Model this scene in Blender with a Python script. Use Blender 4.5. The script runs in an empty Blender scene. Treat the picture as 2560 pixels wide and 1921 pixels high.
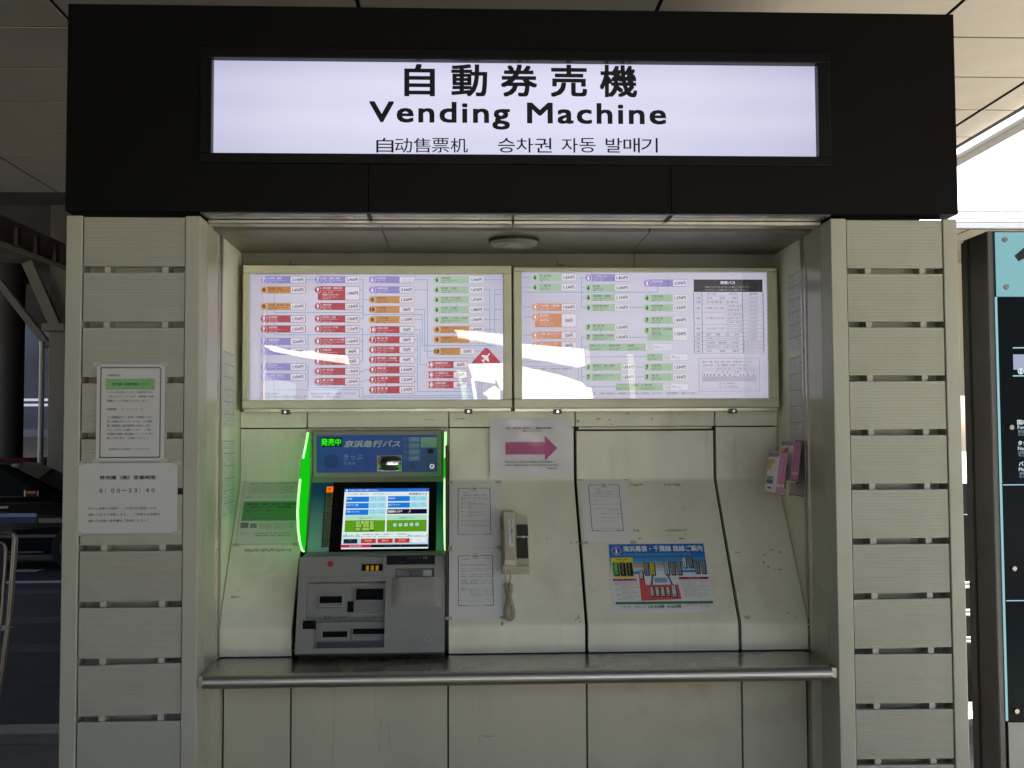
import bpy, math, random
from mathutils import Vector, Matrix
random.seed(7)
scene = bpy.context.scene
COL = scene.collection

# ------------------------------------------------------------------ camera
F, CW, CH = 2800.0, 1280.0, 960.5
YAW, PITCH, ROLL = .0441, .0494, -.0048
CAM = Vector((-.175, -3.398, 1.62))
_f = Vector((math.sin(YAW) * math.cos(PITCH), math.cos(YAW) * math.cos(PITCH), math.sin(PITCH)))
_r = Vector((math.cos(YAW), -math.sin(YAW), 0))
_u = _r.cross(_f)
RT = _r * math.cos(ROLL) + _u * math.sin(ROLL)
UP = _u * math.cos(ROLL) - _r * math.sin(ROLL)
cd = bpy.data.cameras.new('camera')
cd.sensor_width = 36
cd.lens = 36 * F / 2560
cd.clip_start = .05
cd.clip_end = 600
cam = bpy.data.objects.new('camera', cd)
COL.objects.link(cam)
cam.matrix_world = Matrix(((RT.x, UP.x, -_f.x, CAM.x), (RT.y, UP.y, -_f.y, CAM.y), (RT.z, UP.z, -_f.z, CAM.z), (0, 0, 0, 1)))
scene.camera = cam

# ------------------------------------------------------------------ light and exposure
EXPO = 3.27
G = 2 ** -EXPO
SUN_EL, SUN_AZ = math.radians(58), math.radians(8)     # azimuth measured from +Y towards +X
scene.view_settings.view_transform = 'Standard'
scene.view_settings.look = 'None'
scene.view_settings.exposure = EXPO
scene.view_settings.gamma = 1
scene.view_settings.use_curve_mapping = False
scene.cycles.use_denoising = True
scene.cycles.max_bounces = 10
scene.cycles.diffuse_bounces = 6
scene.cycles.sample_clamp_indirect = 6
w = bpy.data.worlds.new('World')
scene.world = w
w.use_nodes = True
nt = w.node_tree
bg = nt.nodes['Background']
sky = nt.nodes.new('ShaderNodeTexSky')
sky.sky_type = 'NISHITA'
sky.sun_disc = False
sky.sun_elevation = SUN_EL
sky.sun_rotation = SUN_AZ
sky.air_density = .6
sky.dust_density = 5
sky.ozone_density = .3
nt.links.new(sky.outputs[0], bg.inputs[0])
bg.inputs[1].default_value = .1
sd = bpy.data.lights.new('sun', 'SUN')
sd.energy = 4
sd.angle = math.radians(.5)
sd.color = (1, .95, .87)
so = bpy.data.objects.new('sun', sd)
COL.objects.link(so)
sdir = Vector((math.sin(SUN_AZ) * math.cos(SUN_EL), math.cos(SUN_AZ) * math.cos(SUN_EL), math.sin(SUN_EL)))
so.rotation_euler = sdir.to_track_quat('Z', 'Y').to_euler()

# ------------------------------------------------------------------ pixel -> place (2560 x 1921 photograph)
def ray(u, v):
    return (_f + RT * ((u - CW) / F) - UP * ((v - CH) / F))
def at(u, v, Y):
    d = ray(u, v)
    return CAM + d * ((Y - CAM.y) / d.y)
def at_x(u, v, x):
    d = ray(u, v)
    return CAM + d * ((x - CAM.x) / d.x)
def at_z(u, v, z):
    d = ray(u, v)
    return CAM + d * ((z - CAM.z) / d.z)

class Frame:
    """a flat face in the place: origin, x to the right, y up, n towards the viewer"""
    def __init__(s, o, x, y):
        s.o = Vector(o); s.x = Vector(x).normalized(); s.y = Vector(y).normalized(); s.n = s.x.cross(s.y)
        s.M = Matrix(((s.x.x, s.y.x, s.n.x, s.o.x), (s.x.y, s.y.y, s.n.y, s.o.y), (s.x.z, s.y.z, s.n.z, s.o.z), (0, 0, 0, 1)))
    def px(s, u, v):
        d = ray(u, v)
        p = CAM + d * ((s.o - CAM).dot(s.n) / d.dot(s.n)) - s.o
        return p.dot(s.x), p.dot(s.y)
    def box(s, u0, v0, u1, v1):
        a = s.px(u0, v0); b = s.px(u1, v1)
        return min(a[0], b[0]), min(a[1], b[1]), max(a[0], b[0]), max(a[1], b[1])
    def lifted(s, d):
        return Frame(s.o + s.n * d, s.x, s.y)

# ------------------------------------------------------------------ materials
def lin(h):
    h = h.lstrip('#')
    c = [int(h[i:i + 2], 16) / 255 for i in (0, 2, 4)]
    return tuple(x / 12.92 if x <= .04045 else ((x + .055) / 1.055) ** 2.4 for x in c)
_mats = {}
def mat(name, color, rough=.5, metal=0, var=.0, scale=6, bump=0, bscale=60, spec=.5, streak=False, coat=0, stain=0, rnd=0):
    if name in _mats: return _mats[name]
    m = bpy.data.materials.new(name); m.use_nodes = True
    _mats[name] = m
    if isinstance(color, str): color = lin(color)
    n = m.node_tree.nodes; l = m.node_tree.links
    b = n['Principled BSDF']
    b.inputs['Base Color'].default_value = (*color, 1)
    b.inputs['Roughness'].default_value = rough
    b.inputs['Metallic'].default_value = metal
    b.inputs['Specular IOR Level'].default_value = spec
    b.inputs['Coat Weight'].default_value = coat
    tc = n.new('ShaderNodeTexCoord')
    if var:
        mp = n.new('ShaderNodeMapping')
        mp.inputs['Scale'].default_value = (scale, scale, scale * (.15 if streak else 1))
        l.new(tc.outputs['Object'], mp.inputs[0])
        ns = n.new('ShaderNodeTexNoise'); ns.inputs['Scale'].default_value = 1; ns.inputs['Detail'].default_value = 8; ns.inputs['Roughness'].default_value = .65
        l.new(mp.outputs[0], ns.inputs['Vector'])
        mr = n.new('ShaderNodeMapRange'); mr.inputs[1].default_value = .3; mr.inputs[2].default_value = .7
        mr.inputs[3].default_value = 1 - var; mr.inputs[4].default_value = 1 + var * .35
        l.new(ns.outputs[0], mr.inputs[0])
        mx = n.new('ShaderNodeMix'); mx.data_type = 'RGBA'; mx.blend_type = 'MULTIPLY'; mx.inputs[0].default_value = 1
        mx.inputs[6].default_value = (*color, 1)
        cb = n.new('ShaderNodeCombineColor')
        for i in range(3): l.new(mr.outputs[0], cb.inputs[i])
        l.new(cb.outputs[0], mx.inputs[7])
        last = mx.outputs[2]
        def mult(last, fac, col):
            m2 = n.new('ShaderNodeMix'); m2.data_type = 'RGBA'; m2.blend_type = 'MULTIPLY'
            l.new(fac, m2.inputs[0]); l.new(last, m2.inputs[6]); m2.inputs[7].default_value = (*col, 1)
            return m2.outputs[2]
        if stain:
            for sc_, st_, lo_, hi_, k_ in (((3.5, 3.5, 3.5), 11, .56, .74, 1), ((26, 26, 1.6), 5, .62, .78, .7), ((55, 55, 55), 2, .70, .78, .9)):
                mp2 = n.new('ShaderNodeMapping'); mp2.inputs['Scale'].default_value = sc_; mp2.inputs['Location'].default_value = (st_, st_ * .7, 1.3)
                l.new(tc.outputs['Object'], mp2.inputs[0])
                n3 = n.new('ShaderNodeTexNoise'); n3.inputs['Scale'].default_value = 1; n3.inputs['Detail'].default_value = st_; n3.inputs['Roughness'].default_value = .6
                l.new(mp2.outputs[0], n3.inputs['Vector'])
                m3 = n.new('ShaderNodeMapRange'); m3.inputs[1].default_value = lo_; m3.inputs[2].default_value = hi_; m3.inputs[3].default_value = 0; m3.inputs[4].default_value = stain * k_
                l.new(n3.outputs[0], m3.inputs[0]); last = mult(last, m3.outputs[0], (.66, .60, .46))
        if rnd:
            oi = n.new('ShaderNodeObjectInfo'); m4 = n.new('ShaderNodeMapRange'); m4.inputs[3].default_value = 0; m4.inputs[4].default_value = rnd
            l.new(oi.outputs['Random'], m4.inputs[0]); last = mult(last, m4.outputs[0], (.5, .5, .5))
        l.new(last, b.inputs['Base Color'])
        r2 = n.new('ShaderNodeMapRange'); r2.inputs[1].default_value = .3; r2.inputs[2].default_value = .7
        r2.inputs[3].default_value = min(1, rough * 1.25); r2.inputs[4].default_value = rough * .85
        l.new(ns.outputs[0], r2.inputs[0]); l.new(r2.outputs[0], b.inputs['Roughness'])
    if bump:
        n2 = n.new('ShaderNodeTexNoise'); n2.inputs['Scale'].default_value = bscale; n2.inputs['Detail'].default_value = 4
        l.new(tc.outputs['Object'], n2.inputs['Vector'])
        bp = n.new('ShaderNodeBump'); bp.inputs['Strength'].default_value = bump; bp.inputs['Distance'].default_value = .002
        l.new(n2.outputs[0], bp.inputs['Height']); l.new(bp.outputs[0], b.inputs['Normal'])
    return m
def ink(h, rough=.55):
    return mat('ink_' + h + ('' if rough == .55 else '_%d' % (rough * 100)), h, rough, spec=.3)
def glow(h, k=1.0, sample=False):
    """a lit surface that shows as the colour h at the exposure of the picture"""
    key = 'glow_%s_%.2f%d' % (h, k, sample)
    if key in _mats: return _mats[key]
    m = bpy.data.materials.new(key); m.use_nodes = True; _mats[key] = m
    n = m.node_tree.nodes; n.clear()
    e = n.new('ShaderNodeEmission'); o = n.new('ShaderNodeOutputMaterial')
    e.inputs[0].default_value = (*lin(h), 1); e.inputs[1].default_value = k * G
    m.node_tree.links.new(e.outputs[0], o.inputs[0])
    m.cycles.emission_sampling = 'AUTO' if sample else 'NONE'
    return m
def lit_panel(name, mid, edge, xc, zc, hw, hh):
    """diffuser lit from behind: brighter in the middle, dimmer towards the rim, faint tube bands"""
    m = bpy.data.materials.new(name); m.use_nodes = True; _mats[name] = m
    n = m.node_tree.nodes; l = m.node_tree.links; n.clear()
    def M(op, a, b=None):
        k = n.new('ShaderNodeMath'); k.operation = op
        for i, v in enumerate((a, b)):
            if v is None: continue
            if isinstance(v, (int, float)): k.inputs[i].default_value = v
            else: l.new(v, k.inputs[i])
        return k.outputs[0]
    tc = n.new('ShaderNodeTexCoord'); sp = n.new('ShaderNodeSeparateXYZ'); l.new(tc.outputs['Object'], sp.inputs[0])
    px_ = M('POWER', M('ABSOLUTE', M('DIVIDE', M('SUBTRACT', sp.outputs[0], xc), hw)), 2.6)
    pz_ = M('POWER', M('ABSOLUTE', M('DIVIDE', M('SUBTRACT', sp.outputs[2], zc), hh)), 3.0)
    ns = n.new('ShaderNodeTexNoise'); ns.inputs['Scale'].default_value = 2.2; l.new(tc.outputs['Object'], ns.inputs['Vector'])
    band = M('MULTIPLY', M('SINE', M('MULTIPLY', sp.outputs[2], 55.0)), .06)
    f_ = M('ADD', M('ADD', M('ADD', M('MULTIPLY', px_, .6), M('MULTIPLY', pz_, .35)), M('MULTIPLY', M('SUBTRACT', ns.outputs[0], .5), .5)), band)
    mx = n.new('ShaderNodeMix'); mx.data_type = 'RGBA'; l.new(f_, mx.inputs[0])
    mx.inputs[6].default_value = (*lin(mid), 1); mx.inputs[7].default_value = (*lin(edge), 1)
    e = n.new('ShaderNodeEmission'); e.inputs[1].default_value = G; l.new(mx.outputs[2], e.inputs[0])
    o = n.new('ShaderNodeOutputMaterial'); l.new(e.outputs[0], o.inputs[0])
    return m
def glass(name, ior=1.5, rough=0., tint=(1, 1, 1), wavy=0):
    if name in _mats: return _mats[name]
    m = bpy.data.materials.new(name); m.use_nodes = True; _mats[name] = m
    n = m.node_tree.nodes; l = m.node_tree.links; n.clear()
    o = n.new('ShaderNodeOutputMaterial'); t = n.new('ShaderNodeBsdfTransparent'); g = n.new('ShaderNodeBsdfGlossy')
    fr = n.new('ShaderNodeFresnel'); mx = n.new('ShaderNodeMixShader')
    t.inputs[0].default_value = (*tint, 1); g.inputs['Roughness'].default_value = rough; fr.inputs[0].default_value = ior
    if wavy:
        tc = n.new('ShaderNodeTexCoord'); ns = n.new('ShaderNodeTexNoise'); ns.inputs['Scale'].default_value = wavy; ns.inputs['Detail'].default_value = 2
        bp = n.new('ShaderNodeBump'); bp.inputs['Strength'].default_value = .5; bp.inputs['Distance'].default_value = .006
        l.new(tc.outputs['Object'], ns.inputs['Vector']); l.new(ns.outputs[0], bp.inputs['Height'])
        l.new(bp.outputs[0], g.inputs['Normal'])
    l.new(fr.outputs[0], mx.inputs[0]); l.new(t.outputs[0], mx.inputs[1]); l.new(g.outputs[0], mx.inputs[2]); l.new(mx.outputs[0], o.inputs[0])
    return m

M_CREAM = mat('cream_enamel', (.72, .72, .55), .36, var=.12, scale=5, streak=True, stain=.5, bump=.04, bscale=25)
M_CREAM_SHADE = mat('cream_enamel_shaded', (.155, .15, .10), .36, var=.14, scale=5, bump=.04, bscale=25)  # shade of the recess ceiling and back darkened into the enamel colour
M_LOWER = mat('grey_cream_enamel', (.41, .405, .30), .42, var=.14, scale=3, streak=True, stain=.6, bump=.05, bscale=25)
M_PILLAR = mat('grey_green_paint', (.385, .39, .305), .45, var=.07, scale=3, bump=.04, bscale=60, stain=.3)
M_BOARD = mat('ribbed_board_paint', (.375, .38, .30), .5, var=.05, scale=1.5, stain=.3, rnd=.22)
M_RETURN = mat('glossy_jamb_paint', (.40, .395, .29), .22, var=.10, scale=5)
M_DARK = mat('dark_cavity', (.05, .05, .042), .8)
M_BLACK = mat('black_fascia_paint', (.0022, .0022, .0023), .45, var=.3, scale=2, bump=.03, bscale=30, spec=.13)
M_BLACKM = mat('black_metal', (.004, .004, .004), .35, spec=.2)
M_STEEL = mat('brushed_steel', (.42, .40, .34), .25, 1, var=.04, scale=4)
M_ALU = mat('aluminium_trim', (.45, .44, .37), .3, 1, var=.15, scale=12)
M_FRAME = mat('map_frame_paint', (.62, .62, .43), .3, var=.10, scale=8)
M_PAPER_P = mat('pillar_paper', (.52, .53, .50), .6, var=.04, scale=9)
M_PAPER = mat('paper', (.68, .69, .65), .6, var=.03, scale=9)
M_PAPER2 = mat('laminated_paper', (.66, .66, .63), .5, spec=.4)
M_SEAM = mat('dark_joint', (.01, .01, .009), .7)

# ------------------------------------------------------------------ mesh builder
class MB:
    def __init__(s):
        s.v = []; s.f = []; s.m = []; s.mats = []; s.smooth = []
    def mi(s, m):
        if m not in s.mats: s.mats.append(m)
        return s.mats.index(m)
    def add(s, vs, fs, m, smooth=False):
        o = len(s.v); k = s.mi(m)
        s.v += [tuple(p) for p in vs]
        for f in fs:
            s.f.append(tuple(i + o for i in f)); s.m.append(k); s.smooth.append(smooth)
        return s
    def box(s, a, b, m):
        x0, y0, z0 = (min(p, q) for p, q in zip(a, b)); x1, y1, z1 = (max(p, q) for p, q in zip(a, b))
        return s.add([(x0, y0, z0), (x1, y0, z0), (x1, y1, z0), (x0, y1, z0), (x0, y0, z1), (x1, y0, z1), (x1, y1, z1), (x0, y1, z1)],
                     [(0, 3, 2, 1), (4, 5, 6, 7), (0, 1, 5, 4), (1, 2, 6, 5), (2, 3, 7, 6), (3, 0, 4, 7)], m)
    def prism(s, prof, x0, x1, m, close=True, axis='x'):
        """profile of (a, b) pairs swept from x0 to x1: axis x uses (Y, Z)"""
        n = len(prof)
        if axis == 'x': vs = [(x0, a, b) for a, b in prof] + [(x1, a, b) for a, b in prof]
        elif axis == 'y': vs = [(a, x0, b) for a, b in prof] + [(a, x1, b) for a, b in prof]
        else: vs = [(a, b, x0) for a, b in prof] + [(a, b, x1) for a, b in prof]
        fs = [(i, (i + 1) % n, n + (i + 1) % n, n + i) for i in range(n)] + [tuple(range(n - 1, -1, -1)), tuple(range(n, 2 * n))]
        return s.add(vs, fs, m)
    def cyl(s, p, q, r, m, n=16, r2=None, caps=True):
        p, q = Vector(p), Vector(q); d = (q - p).normalized()
        a = d.orthogonal().normalized(); b = d.cross(a); r2 = r if r2 is None else r2
        vs = [p + (a * math.cos(t) + b * math.sin(t)) * r for t in (2 * math.pi * i / n for i in range(n))]
        vs += [q + (a * math.cos(t) + b * math.sin(t)) * r2 for t in (2 * math.pi * i / n for i in range(n))]
        s.add(vs, [(i, (i + 1) % n, n + (i + 1) % n, n + i) for i in range(n)], m, True)
        if caps:
            s.add(vs[:n], [tuple(range(n - 1, -1, -1))], m); s.add(vs[n:], [tuple(range(n))], m)
        return s
    def tube(s, path, r, m, n=8, smooth=True):
        path = [Vector(p) for p in path]; vs = []
        for i, p in enumerate(path):
            d = (path[min(i + 1, len(path) - 1)] - path[max(i - 1, 0)]).normalized()
            if i == 0: a = d.orthogonal().normalized()
            else: a = (a - d * a.dot(d)).normalized()
            b = d.cross(a)
            vs += [p + (a * math.cos(2 * math.pi * k / n) + b * math.sin(2 * math.pi * k / n)) * r for k in range(n)]
        fs = [(i * n + k, i * n + (k + 1) % n, (i + 1) * n + (k + 1) % n, (i + 1) * n + k) for i in range(len(path) - 1) for k in range(n)]
        fs += [tuple(range(n - 1, -1, -1)), tuple(range((len(path) - 1) * n, len(path) * n))]
        return s.add(vs, fs, m, smooth)
    def plate(s, x0, y0, x1, y1, th, m, holes=(), inner=None):
        """a plate on z = 0 .. -th with recesses (x0, y0, x1, y1, depth[, material])"""
        xs = sorted({x0, x1, *[h[i] for h in holes for i in (0, 2)]}); ys = sorted({y0, y1, *[h[i] for h in holes for i in (1, 3)]})
        for i in range(len(xs) - 1):
            for j in range(len(ys) - 1):
                cx, cy = (xs[i] + xs[i + 1]) / 2, (ys[j] + ys[j + 1]) / 2
                if any(h[0] < cx < h[2] and h[1] < cy < h[3] for h in holes): continue
                s.add([(xs[i], ys[j], 0), (xs[i + 1], ys[j], 0), (xs[i + 1], ys[j + 1], 0), (xs[i], ys[j + 1], 0)], [(0, 1, 2, 3)], m)
        for h in holes:
            a, b, c, d, e = h[:5]; hm = h[5] if len(h) > 5 else (inner or m)
            vs = [(a, b, 0), (c, b, 0), (c, d, 0), (a, d, 0), (a, b, -e), (c, b, -e), (c, d, -e), (a, d, -e)]
            s.add(vs, [(0, 4, 5, 1), (1, 5, 6, 2), (2, 6, 7, 3), (3, 7, 4, 0)], h[6] if len(h) > 6 else m)
            s.add(vs, [(4, 5, 6, 7)], hm)
        vs = [(x0, y0, 0), (x1, y0, 0), (x1, y1, 0), (x0, y1, 0), (x0, y0, -th), (x1, y0, -th), (x1, y1, -th), (x0, y1, -th)]
        return s.add(vs, [(0, 4, 5, 1)[::-1], (1, 5, 6, 2)[::-1], (2, 6, 7, 3)[::-1], (3, 7, 4, 0)[::-1], (4, 7, 6, 5)], m)
    def mesh(s, name):
        me = bpy.data.meshes.new(name)
        me.from_pydata(s.v, [], s.f)
        for m in s.mats: me.materials.append(m)
        me.polygons.foreach_set('material_index', s.m)
        me.polygons.foreach_set('use_smooth', s.smooth)
        me.update()
        return me

W = {}
I4 = Matrix.Identity(4)
def props(o, label=None, cat=None, group=None, kind=None):
    if label: o['label'] = label
    if cat: o['category'] = cat
    if group: o['group'] = group
    if kind: o['kind'] = kind
    return o
def thing(name, label, cat, loc=(0, 0, 0), group=None, M=None):
    o = bpy.data.objects.new(name, None); COL.objects.link(o); o.empty_display_size = .1
    m = M.copy() if M is not None else Matrix.Translation(loc)
    o.matrix_basis = m; W[o] = m
    return props(o, label, cat, group)
def put(name, mb, parent=None, M=None, bevel=0, kind=None, seg=2):
    me = mb.mesh(name) if isinstance(mb, MB) else mb
    o = bpy.data.objects.new(name, me); COL.objects.link(o)
    m = M.copy() if M is not None else I4.copy()
    W[o] = m
    if parent is not None:
        o.parent = parent; o.matrix_basis = W[parent].inverted() @ m
    else: o.matrix_basis = m
    if bevel:
        b = o.modifiers.new('bevel', 'BEVEL'); b.width = bevel; b.segments = seg; b.limit_method = 'ANGLE'; b.angle_limit = .6
    if kind: o['kind'] = kind
    return o
def lone(name, mb, label, cat, M=None, bevel=0, group=None):
    return props(put(name, mb, None, M, bevel), label, cat, group)
def struct(name, mb, parent=None):
    o = put(name, mb, parent); o['kind'] = 'structure'; return o

# ------------------------------------------------------------------ flat print
_txt = {}
def glyphs(s, bold=0, res=1, track=1):
    k = (s, res, track)
    if k not in _txt:
        c = bpy.data.curves.new('lettering', 'FONT'); c.body = s; c.resolution_u = res; c.space_character = track
        o = bpy.data.objects.new('lettering', c)
        me = bpy.data.meshes.new_from_object(o)
        bpy.data.objects.remove(o); bpy.data.curves.remove(c)
        vs = [(v.co.x, v.co.y) for v in me.vertices]; fs = [tuple(p.vertices) for p in me.polygons]
        bpy.data.meshes.remove(me)
        if not vs: vs = [(0, 0), (1, 0), (1, 1)]; fs = []
        xs = [p[0] for p in vs]; ys = [p[1] for p in vs]
        _txt[k] = (vs, fs, min(xs), min(ys), max(xs), max(ys))
    return _txt[k]
STEP = .00035
class Print(MB):
    """flat printed shapes on a Frame; px = True takes photograph pixels"""
    def __init__(s, fr, base=.0006):
        super().__init__(); s.fr = fr; s.z = base
    def lay(s, k=1): s.z += STEP * k; return s
    def poly(s, pts, m): return s.add([(x, y, s.z) for x, y in pts], [tuple(range(len(pts)))], m)
    def ppoly(s, pts, m): return s.poly([s.fr.px(*p) for p in pts], m)
    def rect(s, x0, y0, x1, y1, m): return s.poly([(x0, y0), (x1, y0), (x1, y1), (x0, y1)], m)
    def prect(s, u0, v0, u1, v1, m): return s.rect(*s.fr.box(u0, v0, u1, v1), m)
    def rrect(s, x0, y0, x1, y1, r, m, n=3):
        pts = []
        for cx, cy, a in ((x1 - r, y0 + r, -90), (x1 - r, y1 - r, 0), (x0 + r, y1 - r, 90), (x0 + r, y0 + r, 180)):
            pts += [(cx + r * math.cos(math.radians(a + 90 * k / n)), cy + r * math.sin(math.radians(a + 90 * k / n))) for k in range(n + 1)]
        return s.poly(pts, m)
    def prrect(s, u0, v0, u1, v1, r, m): return s.rrect(*s.fr.box(u0, v0, u1, v1), r, m)
    def disc(s, x, y, r, m, n=18): return s.poly([(x + r * math.cos(2 * math.pi * i / n), y + r * math.sin(2 * math.pi * i / n)) for i in range(n)], m)
    def ring(s, x, y, r, w, m, n=24):
        vs = [(x + q * math.cos(2 * math.pi * i / n), y + q * math.sin(2 * math.pi * i / n), s.z) for q in (r, r - w) for i in range(n)]
        return s.add(vs, [(i, (i + 1) % n, n + (i + 1) % n, n + i) for i in range(n)], m)
    def frame(s, x0, y0, x1, y1, w, m):
        s.rect(x0, y0, x1, y0 + w, m); s.rect(x0, y1 - w, x1, y1, m); s.rect(x0, y0 + w, x0 + w, y1 - w, m); s.rect(x1 - w, y0 + w, x1, y1 - w, m); return s
    def pframe(s, u0, v0, u1, v1, w, m): return s.frame(*s.fr.box(u0, v0, u1, v1), w, m)
    def line(s, p, q, w, m):
        p, q = Vector(p), Vector(q); d = (q - p).normalized(); n = Vector((-d.y, d.x)) * w / 2
        return s.poly([p - n, q - n, q + n, p + n], m)
    def pline(s, pts, w, m):
        """square-cornered line through pixel points"""
        q = [s.fr.px(*p) for p in pts]
        for a, b in zip(q, q[1:]):
            if abs(a[0] - b[0]) > abs(a[1] - b[1]): y = (a[1] + b[1]) / 2; s.rect(min(a[0], b[0]) - w / 2, y - w / 2, max(a[0], b[0]) + w / 2, y + w / 2, m)
            else: x = (a[0] + b[0]) / 2; s.rect(x - w / 2, min(a[1], b[1]) + w / 2, x + w / 2, max(a[1], b[1]) - w / 2, m)
        return s
    def fit(s, t, x0, y0, x1, y1, m, bold=0, res=1, slant=0, track=1):
        """lettering stretched to an ink box"""
        vs, fs, a, b, c, d = glyphs(t, bold, res, track)
        sx = (x1 - x0) / max(c - a, 1e-6); sy = (y1 - y0) / max(d - b, 1e-6)
        return s.strike([(x0 + (x - a) * sx + slant * (y - b) * sy, y0 + (y - b) * sy) for x, y in vs], fs, m, bold * sx, bold * sy)
    def pfit(s, t, u0, v0, u1, v1, m, bold=0, res=1, slant=0, track=1): return s.fit(t, *s.fr.box(u0, v0, u1, v1), m, bold, res, slant, track)
    def text(s, t, x, y, h, m, align='l', bold=0, res=1, maxw=None, slant=0):
        """lettering of em height h with its baseline at y"""
        vs, fs, a, b, c, d = glyphs(t, bold, res)
        k = h; kx = k
        if maxw and (c - a) * k > maxw: kx = maxw / (c - a)
        ox = x - a * kx if align == 'l' else x - c * kx if align == 'r' else x - (a + c) / 2 * kx
        return s.strike([(ox + p * kx + slant * q * k, y + q * k) for p, q in vs], fs, m, bold * kx, bold * k)
    def strike(s, pts, fs, m, dx, dy):
        """heavier lettering is the same letters struck again a hair to each side"""
        offs = [(0, 0)] if not dx else [(-dx, 0), (dx, 0)] if abs(dx) < .00025 else [(-dx, -dy), (dx, -dy), (-dx, dy), (dx, dy), (0, 0)]
        for i, (a, b) in enumerate(offs): s.add([(x + a, y + b, s.z + i * .00004) for x, y in pts], fs, m)
        return s
    def ptext(s, t, u, v, hp, m, align='l', bold=0, res=1, maxw=None, slant=0):
        x, y = s.fr.px(u, v); x2, y2 = s.fr.px(u, v - hp)
        return s.text(t, x, y, (Vector((x2, y2)) - Vector((x, y))).length, m, align, bold, res, maxw, slant)
    def stack(s, t, x, y1, y0, wd, m, bold=0):
        """upright lettering, one character under the other"""
        n = len(t); h = (y1 - y0) / n
        for i, ch in enumerate(t):
            if ch == ' ': continue
            s.fit(ch, x - wd / 2, y1 - h * (i + .92), x + wd / 2, y1 - h * (i + .08), m, bold)
        return s

# ================================================================== THE SETTING
M_GROUND = mat('paving', (.13, .125, .11), .7, var=.2, scale=2, bump=.1, bscale=90)
M_ROAD = mat('asphalt', (.045, .045, .047), .75, var=.25, scale=1.5, bump=.2, bscale=120)
M_KERB = mat('kerb_concrete', (.34, .33, .30), .75, var=.15, scale=5)
M_LINE = mat('road_paint', (.74, .74, .72), .6, var=.2, scale=6)
M_CEIL = mat('canopy_panel', (.42, .385, .315), .45, var=.05, scale=2)
M_CEIL_GAP = mat('canopy_joint', (.008, .007, .006), .9)
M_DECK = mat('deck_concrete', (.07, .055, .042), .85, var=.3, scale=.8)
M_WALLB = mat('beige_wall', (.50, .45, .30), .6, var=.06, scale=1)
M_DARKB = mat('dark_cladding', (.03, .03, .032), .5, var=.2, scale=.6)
ZR = -.15                                        # road level
g = MB()
g.box((-60, -60, -.6), (60, 3.2, -.004), M_GROUND)
g.box((2.4, 3.2, -.6), (60, 120, -.004), M_GROUND)
struct('pavement', g)
struct('forecourt', MB().box((-50, -24, -.3), (50, -7, .0), mat('forecourt_concrete', (.29, .28, .25), .8, var=.15, scale=1)))
struct('bounce_paving', MB().box((2.75, -4.4, -.3), (16, 7.5, .0), mat('bounce_concrete', (.46, .44, .39), .8, var=.12, scale=2)))  # strip lightened to bounce sunlight up onto the right ceiling
r = MB(); r.box((-80, 3.2, -.6), (2.4, 120, ZR), M_ROAD); struct('road', r)
k = struct('kerb', MB().box((-60, 3.02, -.3), (2.4, 3.22, .004), M_KERB))
k = struct('kerb_edging', MB().box((-60, 2.80, -.3), (2.4, 3.0, .002), mat('edging', (.14, .14, .13), .8, var=.2)))
def road_line(name, v, thick, u0=-200, u1=160, m=M_LINE):
    y0 = at_z(100, v + thick, ZR).y; y1 = at_z(100, v, ZR).y; x0 = at_z(u0, v, ZR).x; x1 = at_z(u1, v, ZR).x
    struct(name, MB().box((x0, y0, ZR), (x1, y1, ZR + .004), m))
M_PATCH = mat('worn_asphalt', (.09, .09, .09), .8, var=.2, scale=2)
road_line('lane_line', 1453, 5, -600, 500)
road_line('lane_dash', 1424, 5, 47, 108)
road_line('asphalt_seam', 1474, 13, -600, 500, M_PATCH)
road_line('asphalt_seam', 1544, 16, -600, 500, M_PATCH)
road_line('asphalt_seam', 1612, 20, -600, 500, M_PATCH)
am = MB(); pts = [at_z(u, v, ZR + .005) for u, v in ((-60, 1582), (0, 1580), (37, 1567), (0, 1563), (-60, 1560))]
am.add(pts, [(0, 1, 2, 3, 4)], M_LINE); struct('lane_arrow', am)

# canopy over the pavement: laid panels with open joints, a long roof light on the right
ZC = 3.37; Hc = ZC - CAM.z
XL = 2.60                                         # joint beside the roof light
canopy = struct('canopy_ceiling', MB().box((-16, -9, ZC + .03), (-1.8, 4.6, ZC + .3), M_CEIL_GAP).box((-1.8, -5.4, ZC + .03), (XL, 4.6, ZC + .3), M_CEIL_GAP)
                .box((XL, -5.4, ZC + .03), (2.92, 9.0, ZC + .08), M_CEIL_GAP).box((2.92, 5.76, ZC + .03), (16, 9.0, ZC + .06), M_CEIL_GAP)
                .box((6.6, -5.4, ZC + .03), (16, 5.76, ZC + .3), M_CEIL_GAP).box((1.9, 4.6, ZC + .03), (XL, 9.0, ZC + .08), M_CEIL_GAP)
                .box((2.92, -5.4, ZC + .03), (6.6, -1.5, ZC + .3), M_CEIL_GAP))
struct('light_block_wall', MB().box((-16, -9.0, 0), (-2.9, -8.8, ZC + .02), mat('light_block_paint', (.12, .115, .10), .6, var=.1)))  # unseen wall added to keep light off the left ceiling
PWX, PWY = .694 * Hc, .305 * Hc
cx0 = CAM.x + 1.150 * Hc                          # a joint seen over the right end of the kiosk
rowy = CAM.y + (F * Hc) / (1099.5 - 66) * .9989
panels = {}
def ceiling_panel(x0, y0, x1, y1):
    k = (round(x1 - x0, 3), round(y1 - y0, 3))
    if k not in panels:
        panels[k] = MB().box((.009, .009, 0), (k[0] - .009, k[1] - .009, .004), M_CEIL).mesh('ceiling_panel')
    o = bpy.data.objects.new('ceiling_panel', panels[k]); COL.objects.link(o); o.parent = canopy; o.location = (x0, y0, ZC)
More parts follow.
